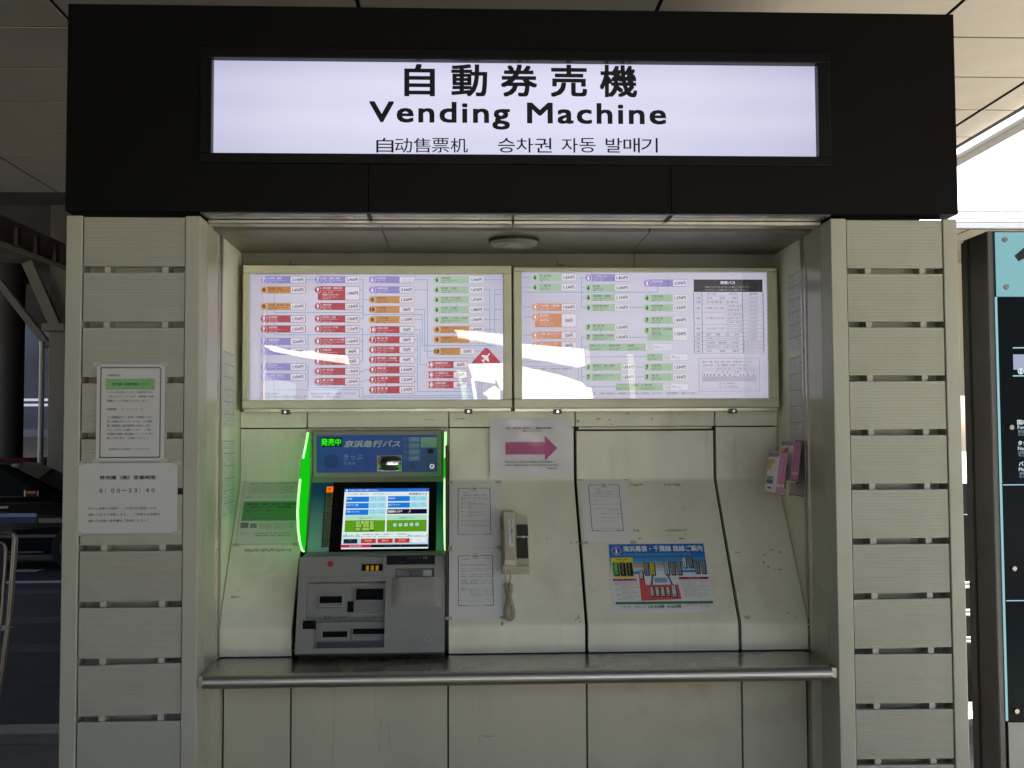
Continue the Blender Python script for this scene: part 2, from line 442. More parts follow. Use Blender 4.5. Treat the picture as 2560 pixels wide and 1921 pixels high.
for i in range(-9, 2):
    for j in range(-2, 9):
        x0 = cx0 + PWX * i; y0 = rowy + PWY * j
        x1 = min(x0 + PWX, XL); y1 = min(y0 + PWY, 4.6)
        if y1 - y0 < .1 or x0 > XL - .1: continue
        if x0 < -1.4 or x1 > 1.4 or y0 < 1.3: ceiling_panel(x0, y0, x1, y1)
for j in range(-2, 18): ceiling_panel(XL + .005, rowy + PWY * j, 2.80, rowy + PWY * (j + 1))
for i, x0 in enumerate((1.9, XL + .3, 4.1, 5.3, 6.5)):
    for j in range(6):
        y0 = 5.80 + j * .52
        if i == 0: ceiling_panel(x0, 4.6 + j * .73, XL, 5.33 + j * .73)
        else: ceiling_panel(x0, y0, x0 + 1.2, y0 + .52)
M_WHITE = mat('white_steel', (.62, .62, .60), .4)
M_GREYST = mat('grey_steel', (.20, .19, .18), .45)
rl = thing('roof_light_frame', 'grey steel edge frame around the bright roof light opening in the canopy', 'roof light', (2.9, 2, ZC))
put('side_beam', MB().box((2.845, -1.5, ZC - .06), (2.92, 5.76, ZC + .09), M_GREYST), rl)
put('end_beam', MB().box((2.92, 5.72, ZC), (6.6, 5.76, ZC + .045), M_WHITE), rl)
put('end_rail', MB().cyl((2.4, 5.6, ZC + .115), (6.6, 5.6, ZC + .115), .012, M_WHITE, 8), rl)
lt = thing('linear_lamp', 'lit linear strip lamp running along the edge of the roof light', 'lamp', (2.82, 2, ZC))
put('diffuser', MB().cyl((2.822, -1.2, ZC - .022), (2.822, 5.6, ZC - .022), .016, glow('fffdf4', 3.0, True), 10), lt)
put('bracket', MB().box((2.80, 1.95, ZC - .045), (2.85, 2.02, ZC), M_GREYST), lt, bevel=.006)
put('bracket', MB().box((2.80, 4.2, ZC - .045), (2.85, 4.27, ZC), M_GREYST), lt, bevel=.006)

# back wall on the right with a bright opening, roadway deck on the left
tw = thing('rear_wall', 'beige rear wall with an open bright bay seen past the right pillar', 'wall', (4, 7.6, 0))
put('lintel', MB().box((2.3, 7.6, 2.04), (12, 7.9, ZC), M_WALLB), tw)
put('base_wall', MB().box((2.3, 7.6, 0), (12, 7.9, 1.16), M_DARKB), tw)
put('end_pier', MB().box((1.7, 7.6, 0), (2.3, 7.9, ZC), M_WALLB), tw)
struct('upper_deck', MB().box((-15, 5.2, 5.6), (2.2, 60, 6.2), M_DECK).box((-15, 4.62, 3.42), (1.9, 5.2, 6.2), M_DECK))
struct('roadway_light_block', MB().box((1.9, 5.2, ZR), (2.2, 40, 5.6), M_DARKB))  # unseen wall added to shut daylight out of the left roadway
struct('side_wall', MB().box((-60, -24, ZR), (-59.6, 40, 2.2), M_DARKB))  # unseen wall added to limit light coming in from the left
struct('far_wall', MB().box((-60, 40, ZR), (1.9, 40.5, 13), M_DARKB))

# left background: steel column with braces, girder, post, dark pier
M_BEIGEST = mat('beige_steel', (.25, .225, .165), .5, var=.1, scale=3)
M_PINK = mat('pinkish_girder_paint', (.10, .062, .045), .6, var=.25, scale=3)
YC = 15.2
cu = lambda u, v, Y=YC: at(u, v, Y)
cl = thing('steel_column', 'pale beige steel column with raking braces beyond the dark taxi', 'column', (cu(140, 900).x, YC, ZR))
a = cu(121, 900).x; b = a + .32
put('shaft', MB().box((a, YC, ZR), (b, YC + .3, 5.6), M_BEIGEST), cl, bevel=.01)
def strut(u0, v0, u1, v1, w, y0=YC, y1=YC):
    p, q = at(u0, v0, y0), at(u1, v1, y1); d = (q - p).normalized(); n = Vector((-d.z, 0, d.x)).normalized() * w / 2; t = Vector((0, .14, 0))
    vs = [p - n, q - n, q + n, p + n]; vs += [x + t for x in vs]
    return vs, [(0, 1, 2, 3)[::-1], (4, 5, 6, 7), (0, 4, 5, 1)[::-1], (1, 5, 6, 2)[::-1], (2, 6, 7, 3)[::-1], (3, 7, 4, 0)[::-1]]
put('brace', MB().add(*strut(66, 655, 136, 815, .17, YC - .2, YC - .2), M_BEIGEST), cl)
put('brace', MB().add(*strut(-40, 660, 118, 865, .11), mat('dim_steel', (.20, .18, .15), .6)), cl)
put('shoe_plate', MB().box((a - .04, YC - .22, cu(130, 830).z), (b, YC, cu(130, 812).z), M_BEIGEST), cl)
gd = thing('girder', 'pinkish brown girder sloping down to the beige steel column', 'girder', cu(80, 590))
put('web', MB().add(*strut(-160, 500, 166, 645, .40, YC - 1.5, YC - .3), M_PINK), gd)
put('flange', MB().add(*strut(-160, 545, 166, 672, .07, YC - 1.55, YC - .35), M_BEIGEST), gd)
for k in range(3): put('stiffener', MB().add(*strut(40 + 48 * k, 570 + 21 * k, 40 + 48 * k, 612 + 21 * k, .05, YC - 1.2 + .2 * k, YC - 1.2 + .2 * k), M_PINK), gd)
ps = thing('slim_post', 'slim pale post standing beside the beige column', 'post', (cu(105, 900).x, YC - .4, ZR))
x = at(105, 900, YC - .4).x
put('shaft', MB().cyl((x, YC - .4, ZR), (x, YC - .4, at(105, 862, YC - .4).z), .043, mat('pale_post', (.5, .5, .38), .35), 12), ps)
put('cap', MB().cyl((x, YC - .4, at(105, 862, YC - .4).z), (x, YC - .4, at(105, 854, YC - .4).z), .05, mat('pale_post', (.5, .5, .38), .35), 12), ps)
x0, x1 = at(-30, 900, 22).x, at(46, 900, 22).x
pr = thing('dark_pier', 'dark brown round pier in the shade at the far left', 'pier', (x0, 22, ZR))
put('shaft', MB().cyl(((x0 + x1) / 2, 22.3, ZR), ((x0 + x1) / 2, 22.3, 5.6), (x1 - x0) / 2, mat('brown_pier', (.045, .035, .025), .7), 24), pr)
put('collar', MB().cyl(((x0 + x1) / 2, 22.3, 5.2), ((x0 + x1) / 2, 22.3, 5.6), (x1 - x0) / 2 + .08, mat('brown_pier', (.045, .035, .025), .7), 24), pr)
for v in (1000, 1013):
    z = at(70, v, 30).z
    o = lone('tube_lamp', MB().box((at(44, v, 30).x, 30, z - .035), (at(180, v, 30).x, 30.06, z + .035), glow('d8ddf2', .8)), '%s of two distant tube lamps in the dark roadway left of the post' % ('upper' if v == 1000 else 'lower'), 'lamp', group='tube lamps in the dark roadway')

# cars
def car(name, label, cat, x, y, paint, rot=0, taxi=False):
    """saloon pointing to +X, wheels on the road"""
    t = thing(name, label, cat, M=Matrix.Translation((x, y, ZR)) @ Matrix.Rotation(rot, 4, 'Z'))
    M = W[t]
    P = lambda n, mb, par=None, **k: put(n, mb, par or t, M, **k)
    GL = mat('car_glass', (.02, .025, .025), .08, spec=.8); TY = mat('tyre', (.015, .015, .015), .8)
    CH_ = mat('chrome', (.7, .7, .7), .12, 1)
    L, Wd = 4.7, 1.72
    # body: side outline with rounded shoulders, lofted across the width
    side = [(-2.35, .38), (-2.34, .72), (-2.25, .90), (-1.75, .97), (-1.25, 1.0), (.95, 1.0), (1.55, .96), (2.15, .84), (2.33, .68), (2.35, .36), (2.1, .22), (-2.1, .22)]
    m = MB(); n = len(side); vs = []
    for yy, k, dz in ((-.86, .975, -.025), (-.80, 1, 0), (.80, 1, 0), (.86, .975, -.025)):
        vs += [(px * k, yy if .3 < pz < .9 else yy * .97, pz + (dz if pz > .9 else 0)) for px, pz in side]
    fs = [(r_ * n + i, r_ * n + (i + 1) % n, (r_ + 1) * n + (i + 1) % n, (r_ + 1) * n + i) for r_ in range(3) for i in range(n)]
    fs += [tuple(range(n - 1, -1, -1)), tuple(range(3 * n, 4 * n))]
    m.add(vs, fs, paint)
    P('body', m, bevel=.03)
    c = MB(); lo = [(-1.95, .96), (1.25, .99)]; hi = [(-1.25, 1.45), (.35, 1.47)]
    vs = [(-1.95, -.78, .96), (1.3, -.78, .98), (1.3, .78, .98), (-1.95, .78, .96), (-1.2, -.62, 1.44), (.38, -.62, 1.46), (.38, .62, 1.46), (-1.2, .62, 1.44)]
    c.add(vs, [(0, 3, 2, 1), (4, 5, 6, 7), (0, 1, 5, 4), (1, 2, 6, 5), (2, 3, 7, 6), (3, 0, 4, 7)], paint)
    cab = P('cabin', c, bevel=.05, seg=3)
    def quad(a, b, c_, d, nrm, m_):
        q = [Vector(p) + Vector(nrm) * .012 for p in (a, b, c_, d)]
        return MB().add(q, [(0, 1, 2, 3)], m_)
    for s in (-1, 1):
        nn = (0, s, .35)
        o = (0, 1, 2, 3) if s < 0 else (3, 2, 1, 0)
        for aa in (((-1.62, .765, 1.02), (-.42, .765, 1.02), (-.42, .645, 1.39), (-1.16, .645, 1.39)), ((-.34, .765, 1.02), (.98, .765, 1.02), (.32, .645, 1.40), (-.34, .645, 1.40))):
            q = [(p[0], p[1] * s, p[2]) for p in aa]; q = [q[i] for i in o]
            P('side_window', quad(*q, nn, GL), cab)
        for wx in (-1.42, 1.42):
            wl = MB().cyl((wx, s * .88, .31), (wx, s * .66, .31), .31, TY, 24); wo = P('wheel', wl)
            P('rim', MB().cyl((wx, s * .885, .31), (wx, s * .80, .31), .2, CH_, 16), wo)
        P('door_handle', MB().box((-.62, s * .875, .86), (-.45, s * .855, .89), CH_))
        P('door_handle', MB().box((.35, s * .875, .86), (.52, s * .855, .89), CH_))
        mr = P('wing_mirror', MB().box((.78, s * .86, 1.0), (1.0, s * 1.04, 1.13), paint), bevel=.03, seg=3)
        P('indicator', MB().box((.83, s * 1.035, 1.07), (.95, s * 1.05, 1.10), mat('amber', (.8, .2, .02), .3)), mr)
        P('headlight', MB().box((2.12, s * .55, .62), (2.335, s * .80, .76), mat('lens', (.6, .6, .6), .1)), bevel=.02)
        P('tail_light', MB().box((-2.31, s * .55, .70), (-2.2, s * .80, .84), mat('red_lens', (.4, .02, .02), .2)), bevel=.02)
        P('side_moulding', MB().box((-2.0, s * .872, .46), (2.0, s * .855, .50), CH_))
        P('sill_trim', MB().box((-1.0, s * .868, .25), (1.0, s * .85, .275), CH_))
        if taxi:
            P('blue_stripe', MB().box((-1.9, s * .868, .74), (.9, s * .858, .79), mat('stripe_blue', '9fb6e6', .3)))
            P('blue_stripe', MB().box((-1.9, s * .866, .66), (.9, s * .858, .73), mat('stripe_navy', '3c4f73', .3)))
            P('fender_reflection', MB().box((.93, s * .872, .66), (1.75, s * .858, .72), mat('reflection_pale', '8e8e86', .3)))  # pale strip painted in for a reflection on the front fender
    P('windscreen', quad((1.27, -.70, 1.02), (1.27, .70, 1.02), (.45, .57, 1.42), (.45, -.57, 1.42), (.5, 0, .6), GL), cab)
    P('rear_window', quad((-1.9, .70, 1.0), (-1.9, -.70, 1.0), (-1.28, -.57, 1.40), (-1.28, .57, 1.40), (-.5, 0, .6), GL), cab)
    if taxi:
        pr_ = Print(Frame((0, -.875, 0), (1, 0, 0), (0, 0, 1)), .002)
        pr_.text('TAXI', .05, .545, .10, ink('9a9a98')); pr_.text('WA', -.14, .545, .10, ink('9a9a98'))
        put('door_lettering', pr_, t, M @ pr_.fr.M)
        put('roof_lamp', MB().box((-.35, -.12, 1.46), (-.15, .12, 1.58), mat('lamp_cream', (.5, .48, .35), .4)), t, M, bevel=.03)
    return t
# mirror base seen at u 84, near body side at depth Y 12.3
mx = at(84, 1230, 12.3).x
car('taxi', 'black taxi with pale blue stripes waiting in the roadway left of the kiosk', 'taxi', mx - .85, 13.15, mat('black_car_paint', (.006, .006, .007), .12, coat=.6), taxi=True)
car('red_car', 'dark red car mostly hidden behind the black taxi', 'car', at(70, 1130, 19).x - .3, 19.4, mat('red_car_paint', (.12, .006, .006), .2, coat=.6))
vx = at(45, 1100, 27).x
vn = thing('grey_van', 'dim grey van parked far back beyond the red car', 'van', (vx, 27, ZR))
put('body', MB().prism([(vx - .2, .0), (vx + 4.4, .0), (vx + 4.4, 1.0), (vx + 3.6, 1.15), (vx + 3.0, 1.95), (vx - .2, 2.0)], 27, 28.7, mat('van_grey', (.16, .16, .16), .4), axis='y'), vn, bevel=.06)
put('side_window', MB().box((vx + .1, 26.97, 1.2), (vx + 2.7, 27.0, 1.75), mat('car_glass', (.02, .02, .02), .1)), vn)
for k in (.7, 3.6): put('wheel', MB().cyl((vx + k, 26.98, .17), (vx + k, 27.2, .17), .32, mat('tyre', (.015, .015, .015), .8), 20), vn)

# bent steel guard rail, bottom left
M_RAIL = mat('worn_steel_pipe', (.34, .30, .25), .35, 1, var=.2, scale=8)
YG = 1.35
gr = thing('guard_rail', 'bent stainless pipe guard rail with a dark panel at the lower left', 'guard rail', at(0, 1921, YG))
q = lambda u, v: at(u, v, YG)
pth = [q(-420, 1338), q(-60, 1333), q(0, 1331), q(22, 1331), q(33, 1336), q(38, 1350), q(36, 1385), q(31, 1450), q(24, 1540), q(10, 1650), q(-8, 1760), q(-30, 1900), q(-52, 2080)]
put('pipe', MB().tube(pth, .012, M_RAIL, 12), gr)
pth = [q(-420, 1362), q(-60, 1358), q(-2, 1356), q(10, 1360), q(14, 1372), q(12, 1430), q(4, 1540), q(-12, 1660), q(-34, 1800), q(-60, 1960), q(-80, 2080)]
put('inner_pipe', MB().tube(pth, .007, M_RAIL, 10), gr)
bx = [q(-420, 1364), q(6, 1364), q(0, 1540), q(-20, 1700), q(-420, 1700)]
mm = MB(); mm.add([p + Vector((0, .004, 0)) for p in bx] + [p + Vector((0, .012, 0)) for p in bx], [(4, 3, 2, 1, 0), (5, 6, 7, 8, 9), (0, 1, 6, 5), (1, 2, 7, 6), (2, 3, 8, 7), (3, 4, 9, 8), (4, 0, 5, 9)], mat('dark_panel', (.03, .03, .033), .5))
put('infill_panel', mm, gr)

# across the forecourt behind the viewer: dark building and white panels added for the map glass reflections
bl = thing('opposite_building', 'dark glazed building across the forecourt behind the viewer', 'building', (0, -26, 0))
put('wall', MB().box((-50, -30, 0), (50, -24, 7), mat('smoked_cladding', (.02, .021, .023), .6)), bl)
for i in range(-9, 10): put('mullion', MB().box((i * 2.6 - .08, -24.0, 0), (i * 2.6 + .08, -23.9, 7), M_DARKB), bl)
# sunlit ramp walls added out of view, shaped to the map glass reflections
YGL, YW = .546, -16.0
def mirrored(u, v, Y=YW):
    d = ray(u, v); c = Vector((CAM.x, 2 * YGL - CAM.y, CAM.z)); t = (c.y - Y) / d.y
    return c + Vector((d.x, -d.y, d.z)) * t
rw = thing('backdrop_walls', 'sunlit white ramp walls added across the forecourt, shaped to the reflections in the map glass', 'backdrop', (0, YW, 0))
M_SUNW = mat('backdrop_white', (.86, .85, .82), .8); M_SUNB = mat('backdrop_blue', (.16, .21, .24), .7); M_SUNC = mat('backdrop_cream', (.60, .56, .46), .7)
def backdrop_piece(name, org, k, pts, m, Y=YW):  # one added piece, outlined by a bright patch in the map glass
    q_ = [mirrored(org[0] + x * k, org[1] + y * k, Y) for x, y in pts]
    n = len(q_); mm = MB(); mm.add(q_ + [p - Vector((0, .25, 0)) for p in q_], [tuple(range(n)), tuple(range(2 * n - 1, n - 1, -1))] + [(i, n + i, n + (i + 1) % n, (i + 1) % n) for i in range(n)], m)
    o = put(name, mm, rw); x_ = sum(p.x for p in q_) / n; zmin = min(p.z for p in q_)
    return x_, zmin
def support(x, z, Y=YW): put('support', MB().box((x - .1, Y - .22, 0), (x + .1, Y - .03, z + .05), M_DARKB), rw)
A_, B_, C_ = (640, 680), (900, 680), (1300, 670)
support(*backdrop_piece('wall_panel', A_, .1988, [(90, 925), (200, 930), (340, 965), (480, 990), (550, 1005), (620, 995), (720, 995), (770, 1020), (1140, 1055), (1165, 1160), (700, 1090), (430, 1045), (200, 995)], M_SUNW))
backdrop_piece('backdrop_panel', A_, .1988, [(120, 1000), (430, 1050), (700, 1095), (1160, 1165), (1150, 1300), (1110, 1400), (900, 1640), (120, 1640)], M_SUNB, YW - .3)
backdrop_piece('pale_post', A_, .1988, [(52, 970), (95, 975), (110, 1640), (65, 1640)], M_SUNC); backdrop_piece('pale_post', A_, .1988, [(40, 490), (80, 500), (80, 650), (40, 640)], M_SUNC)
support(*backdrop_piece('wall_panel', B_, .1988, [(1185, 725), (1860, 791), (1860, 930), (1800, 918), (1400, 850), (1225, 820), (1225, 770)], M_SUNW))
support(*backdrop_piece('wall_panel', B_, .1988, [(1360, 1160), (1770, 1150), (1860, 1160), (1860, 1500), (1770, 1480), (1710, 1330), (1700, 1400), (1430, 1365)], M_SUNW))
backdrop_piece('wall_panel', B_, .1988, [(1540, 1530), (1690, 1430), (1765, 1490), (1760, 1640), (1620, 1640), (1600, 1560)], M_SUNW)
backdrop_piece('pale_post', B_, .1988, [(1395, 1340), (1432, 1350), (1480, 1640), (1440, 1640)], M_SUNW)
backdrop_piece('backdrop_panel', B_, .1988, [(1215, 1230), (1330, 1250), (1340, 1310), (1260, 1350), (1440, 1560), (1450, 1640), (1290, 1640), (1270, 1450)], mat('backdrop_teal', (.30, .42, .36), .7), YW - .3)
support(*backdrop_piece('wall_panel', C_, .2048, [(-60, 918), (20, 925), (780, 990), (800, 1190), (720, 1210), (400, 1150), (20, 1085), (-60, 1070)], M_SUNW))
support(*backdrop_piece('wall_panel', C_, .2048, [(-60, 1185), (20, 1200), (500, 1310), (760, 1400), (800, 1450), (870, 1465), (910, 1640), (-60, 1640)], M_SUNW))
backdrop_piece('pale_post', C_, .2048, [(1310, 1050), (1385, 1055), (1415, 1640), (1345, 1640)], mat('backdrop_dim', (.22, .21, .18), .7)); backdrop_piece('pale_post', C_, .2048, [(800, 1000), (850, 1010), (858, 1190), (806, 1185)], mat('backdrop_dim', (.22, .21, .18), .7))

# ================================================================== THE KIOSK
kiosk = thing('ticket_kiosk', 'open fronted ticket kiosk with black fascia, two slatted pillars and a cream recess', 'kiosk', (0, .5, 0))
WX = .966                                         # half width of the recess
HX = 1.365                                        # half width of the kiosk
Z0, Z1, ZT = 2.30, 2.312, 2.944                   # pillar top, fascia bottom, fascia top
# fascia: upper board with the lightbox opening, three lower boards with joints
fx0, fz0 = at(509, 413, 0).x, at(1280, 413, 0).z
SX0, SX1, SZ0, SZ1 = -.957, .955, 2.470, 2.803    # opening for the lightbox
f = MB()
f.box((-HX, -.012, SZ1), (HX, .03, ZT), M_BLACK).box((-HX, -.012, fz0), (SX0, .03, SZ1), M_BLACK).box((SX1, -.012, fz0), (HX, .03, SZ1), M_BLACK).box((SX0, -.012, fz0), (SX1, .03, SZ0), M_BLACK)
put('fascia_board', f, kiosk)
sx = [-HX, at(922, 470, 0).x, at(1676, 470, 0).x, HX]
for a, b in zip(sx, sx[1:]):
    o = put('fascia_board', MB().prism([(-.012, Z1), (-.012, fz0 - .0004), (.03, fz0 - .0008), (.03, Z1 + .02), (.075, Z1 + .012), (.075, Z1)], a + (.0012 if a > -1 else 0), b - (.0012 if b < 1 else 0), M_BLACK), kiosk)
fs = MB().box((-HX, .03, Z1 + .04), (HX, 1.6, ZT), M_BLACK)
put('fascia_shell', fs, kiosk)
M_SOFF = mat('black_gloss_soffit', (.09, .09, .095), .18, 0, var=.2, scale=5)
sf = [-WX, at(1283, 540, .04).x, WX]
for a, b in zip(sf, sf[1:]): put('soffit_strip', MB().box((a + .001, -.006, Z1 - .006), (b - .001, .082, Z1 - .001), M_SOFF), kiosk)
for a in sx[1:3]: put('joint_tab', MB().box((a - .006, -.005, Z1 - .009), (a + .006, .11, Z1 - .005), M_SEAM), kiosk)
hz = at(1280, 563, .085).z
for a, b in zip(sf, sf[1:]): put('header_trim', MB().box((a + .001, .084, hz), (b - .001, .135, Z1 - .004), M_ALU), kiosk, bevel=.004)
put('shutter_slot', MB().box((-WX, .135, Z0 + .03), (WX, .185, Z0 + .05), M_SEAM), kiosk)
put('shutter_bar', MB().box((-WX, .150, hz + .028), (WX, .180, hz + .045), mat('shutter_bar', (.06, .05, .045), .5)), kiosk)
cz = at(1280, 579, .185).z
xs = [-WX, at(968, 600, .4).x, at(1598, 600, .4).x, WX]
for a, b in zip(xs, xs[1:]): put('recess_ceiling_panel', MB().box((a + .0015, .185, cz), (b - .0015, .66, cz + .06), M_CREAM_SHADE), kiosk)
put('recess_back', MB().box((-WX, .62, 1.70), (WX, .66, cz), M_CREAM_SHADE), kiosk)
put('back_cover_strip', MB().box((at(1592, 640, .61).x - .006, .612, 2.2), (at(1592, 640, .61).x + .006, .62, cz), M_CREAM_SHADE), kiosk)
put('body_shell', MB().box((-HX + .01, 1.0, 0), (HX - .01, 1.6, 2.33), M_PILLAR).box((-HX + .01, .30, 0), (-WX - .035, 1.0, 2.33), M_PILLAR).box((WX + .035, .30, 0), (HX - .01, 1.0, 2.33), M_PILLAR)
    .box((-WX - .03, .66, 0), (WX + .03, 1.0, 2.33), M_SEAM), kiosk)
for s in (-1, 1):
    put('jamb', MB().box((s * WX, .10, 0), (s * (WX + .03), .255, Z0), M_RETURN), kiosk, bevel=.002)
    put('side_wall', MB().box((s * (WX - .002), .295, .0), (s * (WX + .03), .66, cz + .02), M_CREAM), kiosk)
    gd_ = put('shutter_guide', MB().box((s * (WX - .004), .255, .92), (s * (WX + .02), .272, cz + .01), M_ALU).box((s * (WX + .008), .272, .92), (s * (WX + .02), .281, cz + .01), M_SEAM).box((s * (WX - .007), .281, .92), (s * (WX + .02), .295, cz + .01), M_ALU), kiosk)

# strip panels, sloping panels, lower panels
cols = [-WX + .002, -.727, -.2248, .228, .7335, WX - .002]
zs = at(1500, 1068, .62).z; zt = 1.722
for i, (a, b) in enumerate(zip(cols, cols[1:])):
    put('strip_panel', MB().box((a + .002, .610, zs + .002), (b - .002, .66, zt), M_CREAM), kiosk, bevel=.0015)
PB = (.62, 1.473); PL = (.285, 1.012); PC = .925
def prof(d, ztop):
    """sloping panel outline, d in front of the nominal face"""
    out = []
    pts = [(PB[0], ztop), PB, PL, (PL[0], PC)]
    def rnd(p, c, n, r):
        p, c, n = Vector(p), Vector(c), Vector(n); a = c + (p - c).normalized() * r; b = c + (n - c).normalized() * r
        return [tuple(a.lerp(c, t).lerp(c.lerp(b, t), t)) for t in (0, .25, .5, .75, 1)]
    face = [pts[0]] + rnd(pts[0], pts[1], pts[2], .010) + rnd(pts[1], pts[2], pts[3], .014) + [pts[3]]
    return [(y - d, z) for y, z in face] + [(y + .03, z) for y, z in face[::-1]]
tops = [zs, None, zs, zs - .012, zs]
for i, (a, b) in enumerate(zip(cols, cols[1:])):
    if i == 1: continue
    g0 = .005 if i in (3, 4) else .002
    g1 = .005 if i in (2, 3) else .002
    pf = prof(.004 if i != 2 else .0, tops[i] - .002)
    put('wall_panel', MB().prism(pf, a + g0, b - g1, M_CREAM), kiosk, bevel=.0015)
# fold-down edge bead over the middle right panel
put('edge_bead', MB().cyl((cols[3] + .012, .612, zs - .004), (cols[4] - .012, .612, zs - .004), .005, M_CREAM, 8), kiosk)
for a in (cols[3] + .004, cols[4] - .010): put('hinge_block', MB().box((a, .604, zs - .012), (a + .008, .618, zs + .001), M_SEAM), kiosk)
# machine bay lining
put('bay_lining', MB().box((cols[1], .60, 1.58), (cols[2], .66, zs), mat('bay_rim', (.40, .37, .26), .5, var=.4, scale=20)).prism([(.66, PC), (.62, 1.0), (.635, 1.6), (.66, 1.6)], cols[1], cols[2], M_SEAM), kiosk)
lx = [-WX + .035, -.7196, -.2241, .2184, .7189, WX - .035]
for a, b in zip(lx, lx[1:]):
    o = put('lower_panel', MB().box((a + .0025, .21, .02), (b - .0025, .24, .905), M_LOWER), kiosk, bevel=.0015)
put('lower_backing', MB().box((-WX, .225, 0), (WX, .66, .90), M_SEAM), kiosk)
for s in (-1, 1): put('lower_return', MB().box((s * (WX - .032), .17, .0), (s * WX, .225, .905), M_LOWER), kiosk)
# counter with round nose
ct = [(.034, .9215), (.034, .898)] + [(.012 + .0205 * math.sin(t), .9025 - .0205 * math.cos(t)) for t in [math.radians(k) for k in range(0, -181, -15)]] + [(.05, .922)]
ct = [p for p in ct if p != (.05, .922)]
put('counter', MB().box((-.948, .034, .896), (.944, .60, .922), M_STEEL), kiosk)
put('counter_nose', MB().prism(ct, -.948, .944, mat('nose_steel', (.50, .48, .41), .40, 1, var=.03, scale=3)), kiosk)
for s in (-1, 1): put('counter_end_cap', MB().box((s * .9445 if s > 0 else -.9485, .012, .890), (s * (WX - .001), .30, .919), M_STEEL), kiosk)

# slatted pillars
PITCH_, G0, BH = .1669, 2.1459, .1490
rib = 15
def board_mesh(wd):
    m = MB(); pf = [(.018, 0)]
    for k in range(rib):
        z0 = BH * k / rib; z1 = BH * (k + 1) / rib
        pf += [(-.0008, z0 + .0005), (-.0013, z0 + .0018), (-.0013, z1 - .0018), (-.0008, z1 - .0005)]
    pf += [(.018, BH)]
    m.prism(pf, 0, wd, M_BOARD)
    return m.mesh('board')
for s, xa, xb, e0, e1 in ((-1, -1.3125, -1.0125, -HX, -WX), (1, 1.0175, 1.3175, HX, WX)):
    p = put('pillar', MB().box((min(e0, e1) + .02, .075, 0), (max(e0, e1) - .02, .30, Z0 + .01), M_PILLAR), kiosk)
    p['label'] = '%s slatted pillar%s' % ('left' if s < 0 else 'right', ' with two notices taped on' if s < 0 else ' without notices')
    o0 = (xa - .0045) if s < 0 else (xb + .0035); i0 = (xb + .0015) if s < 0 else (xa - .0025)
    put('edge_trim', MB().box((e0, 0, 0), (o0, .10, Z0), M_PILLAR), p, bevel=.003)
    put('edge_trim', MB().box((e1, 0, 0), (i0, .10, Z0), M_PILLAR), p, bevel=.003)
    bm_ = board_mesh(xb - xa); sp = MB().box((-.009, .012, -.012), (.009, .07, .034), mat('spacer_paint', (.42, .42, .34), .5)).mesh('spacer')
    cv = MB().prism([(-.085, .06), (-.05, .052), (0, .049), (.05, .052), (.085, .06), (.085, .072), (-.085, .072)], -.004, .026, M_PILLAR, axis='z').mesh('cavity_stay')
    for k in range(13):
        o = put('board', bm_, p, Matrix.Translation((xa, .004, G0 - PITCH_ * k)))
        tilt = {(-1, 8): -.018, (1, 8): .006, (1, 7): -.004, (1, 9): .008, (1, 10): .006, (-1, 7): .003, (1, 2): .003, (1, 3): -.003}.get((s, k), random.uniform(-.0015, .0015))
        if k: o.matrix_basis = W[p].inverted() @ Matrix.Translation((xa, .004 + random.uniform(0, .0015), G0 - PITCH_ * k)) @ Matrix.Translation((.15, 0, BH / 2)) @ Matrix.Rotation(tilt, 4, 'Y') @ Matrix.Translation((-.15, 0, -BH / 2))
        for q_ in (.225, .80):
            put('spacer', sp, p, Matrix.Translation((xa + (xb - xa) * q_, 0, G0 - PITCH_ * k - .018)))
        put('cavity_stay', cv, p, Matrix.Translation(((xa + xb) / 2, .004, G0 - PITCH_ * k - .020)))
# scuffs and tape residue on the sloping panels
FS_o = Vector((0, PB[0] - .004, PB[1])); sl = Vector((0, PB[0] - PL[0], PB[1] - PL[1])).normalized()
FV = Frame((0, .616, 1.55), (1, 0, 0), (0, 0, 1))            # upright part of the panels
FS = Frame(FS_o, (1, 0, 0), sl)                              # sloping part
def residue(fr, name, cells, color):
    for (u0, v0, u1, v1) in cells:
        pr_ = Print(fr, .0004); x0, y0, x1, y1 = fr.box(u0, v0, u1, v1)
        n = max(2, int((x1 - x0) / .006))
        for i in range(n):
            a = x0 + (x1 - x0) * i / n; b = x0 + (x1 - x0) * (i + .9) / n
            pr_.rect(a, y0 + random.uniform(0, .4) * (y1 - y0), b, y1 - random.uniform(0, .4) * (y1 - y0), color)
        put(name, pr_, kiosk, fr.M)
M_TAPE = mat('tape_residue', (.36, .36, .28), .7); M_TAPE2 = mat('tape_residue_dark', (.22, .22, .17), .7); M_SCUFF = mat('scuff', (.16, .16, .12), .7)
residue(FS, 'tape_residue', [(1576, 1209, 1609, 1216), (1659, 1208, 1702, 1216), (1583, 1323, 1599, 1330), (1661, 1323, 1718, 1330), (1838, 1377, 1852, 1387), (1860, 1538, 1876, 1549)], M_TAPE)
residue(FS, 'tape_residue', [(612, 1372, 728, 1380), (578, 1490, 600, 1496)], M_TAPE)
